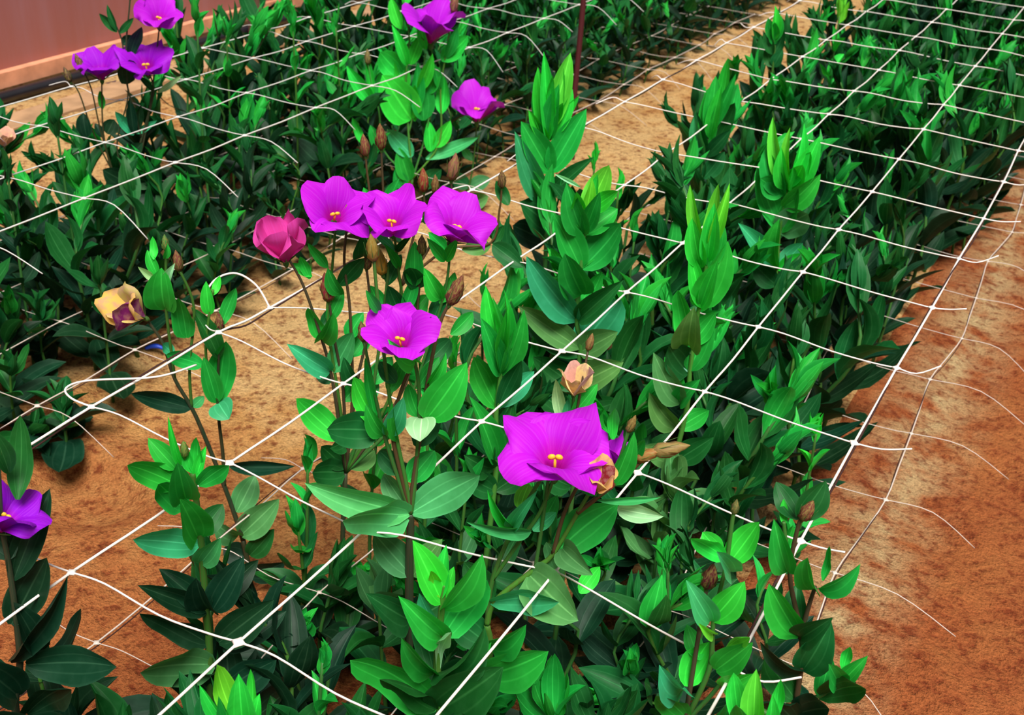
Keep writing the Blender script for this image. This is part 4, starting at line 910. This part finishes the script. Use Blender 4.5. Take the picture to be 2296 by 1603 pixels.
# where they stand: jittered rows in the two beds
spots = []
rd = random.Random(42)
def bed(x0f, x1f, r0, r1, dx, dr, which):
    r = r0
    while r < r1:
        x0, x1 = x0f(r), x1f(r); x = x0
        while x < x1:
            spots.append((x+rd.uniform(-.2, .2)*dx*1.4, r+rd.uniform(-.25, .25)*dr*1.4, which)); x += dx
        r += dr
bed(lambda r: (-0.2 if r < -0.1 else 0.15 if r < 3 else (-0.1 if r < 9 else -0.6)), lambda r: 2.62 - (0.34 if r > 3.5 else 0.0) + (0.4 if r > 11 else 0), -1.2, 24, 0.44, 0.45, 'right')
bed(lambda r: -6.9 if r < 5 else (-6.3 if r < 7 else max(-8.2, -6.3-(r-7)*0.9)), lambda r: -4.15, 1.5, 27, 0.47, 0.47, 'left')
cand = []
for x, r, wch in spots:
    b = cell(x, r, -NETZ)
    if any((b.x-q[0])**2+(b.y-q[1])**2 < 0.03**2 for q in FEET): continue
    if wch == 'right':
        h = rd.uniform(0.20, 0.33) if r > 3.2 else rd.uniform(0.13, 0.25)
        if r > 4 and x < 0.9: h = rd.uniform(0.27, 0.37)
        if r > 9: h = rd.uniform(0.24, 0.37)
        if x < 0.5 and 0.7 < r < 3: h *= 0.75
        if r < 0.7: h = rd.uniform(0.19, 0.31)
    else:
        h = rd.uniform(0.17, 0.30) + (0.08 if x < -6 else 0)
        if r < 6: h = rd.uniform(0.17, 0.31)
        if x < -7.4 and rd.random() < 0.5: continue
    px, py, z = proj(b+Vector((0, 0, h)))
    qx, qy, qz = proj(b)
    if not (-260 < px < IW+260 and py < IH+260 and qy > -120): continue
    if z < 0.25: continue
    inside = -20 < px < IW+20 and -60 < py < IH+60
    cand.append((0 if inside else 1, z, b, h, wch, px, py, r, x))
cand.sort(key=lambda c: (c[0], c[1]))
far_geo = {'left': [], 'right': []}
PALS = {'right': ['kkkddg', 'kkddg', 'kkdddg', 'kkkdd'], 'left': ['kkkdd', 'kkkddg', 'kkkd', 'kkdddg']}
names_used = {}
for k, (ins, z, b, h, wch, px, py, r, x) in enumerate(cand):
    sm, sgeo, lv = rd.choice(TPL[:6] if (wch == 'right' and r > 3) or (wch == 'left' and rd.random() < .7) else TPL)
    pal = rd.choice(PALS[wch]) if not (wch == 'right' and r < 1.0 and x < 1.6) else rd.choice(('kkkk', 'kkkd'))  # near left corner: darkest palettes, with the shade there painted in
    if wch == 'right' and r > 6.5: pal = rd.choice(('kkkkd', 'kkkdd', 'kkkddg'))  # far end: darker greens paint in the shade of the crowded plants
    az = rd.uniform(0, 6.28); wx = max(h, 0.22)*rd.uniform(0.9, 1.2)*(1.15 if r < 6 else 1.0)
    b.z = ground_h(b.x, b.y) - 0.003
    M0 = Matrix.Rotation(az, 4, 'Z') @ Matrix.Diagonal((wx, wx, h, 1))
    if k < 300:
        X, Y = min(99, max(1, round(px/IW*100))), min(99, max(1, round(py/IH*100)))
        lab = '%s green shoot, %s bed, tip %s percent across and %s percent down' % ('dark' if pal.count('k') > 1 else ('mid' if pal.count('k') else 'fresh'), wch, words(X), words(Y))
        if lab in names_used: lab = lab.replace(' green shoot', ' shoot farther back')
        names_used[lab] = 1
        e = empty('lisianthus_shoot', b, lab, 'plant', 'young leafy shoots in the %s bed' % wch)
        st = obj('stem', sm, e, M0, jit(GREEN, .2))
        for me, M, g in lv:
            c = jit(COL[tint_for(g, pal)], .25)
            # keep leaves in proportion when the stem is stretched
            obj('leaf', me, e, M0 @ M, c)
    else:
        far_geo[wch].append((b.copy(), M0, sgeo, lv, pal))
for wch, lst in far_geo.items():
    if not lst: continue
    VV, FF, CC, UVs = [], [], [], []; off = 0
    cache = {}
    for b, M0, sgeo, lv, pal in lst:
        T = Matrix.Translation(b) @ M0
        A = np.array(T)
        v = np.array([tuple(q) for q in sgeo[0]]); v = v @ A[:3, :3].T + A[:3, 3]
        VV.append(v); FF += [tuple(i+off for i in q) for q in sgeo[1]]; off += len(v)
        CC.append(np.tile(np.array([*GREEN, 1.0]), (len(v), 1))); UVs.append(np.full((len(v), 2), 0.8))
        for me, M, g in lv:
            if me.name not in cache:
                co = np.empty(len(me.vertices)*3); me.vertices.foreach_get('co', co)
                uv = np.zeros((len(me.vertices), 2)); ud = me.uv_layers[0].data
                for li, lp_ in enumerate(me.loops): uv[lp_.vertex_index] = ud[li].uv
                cache[me.name] = (co.reshape(-1, 3), [tuple(p.vertices) for p in me.polygons], uv)
            co, fs, uv = cache[me.name]; A = np.array(T @ M)
            VV.append(co @ A[:3, :3].T + A[:3, 3]); FF += [tuple(i+off for i in q) for q in fs]; off += len(co)
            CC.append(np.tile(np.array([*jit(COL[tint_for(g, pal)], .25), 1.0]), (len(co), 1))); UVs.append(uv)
    VV = np.concatenate(VV); CC = np.concatenate(CC); UVs = np.concatenate(UVs)
    me = bpy.data.meshes.new('far_foliage'); me.from_pydata(VV.tolist(), [], FF)
    me.polygons.foreach_set('use_smooth', [True]*len(me.polygons))
    at_ = me.color_attributes.new('tint', 'FLOAT_COLOR', 'POINT'); at_.data.foreach_set('color', CC.ravel())
    ul = me.uv_layers.new(name='UVMap'); vi = np.empty(len(me.loops), dtype=np.int32); me.loops.foreach_get('vertex_index', vi)
    ul.data.foreach_set('uv', UVs[vi].ravel()); me.materials.append(M_leaf_far); me.update()
    o = obj('lisianthus_foliage', me)
    tag(o, 'dense small green shoots filling the distant end of the %s bed' % wch, 'foliage', None, 'stuff')
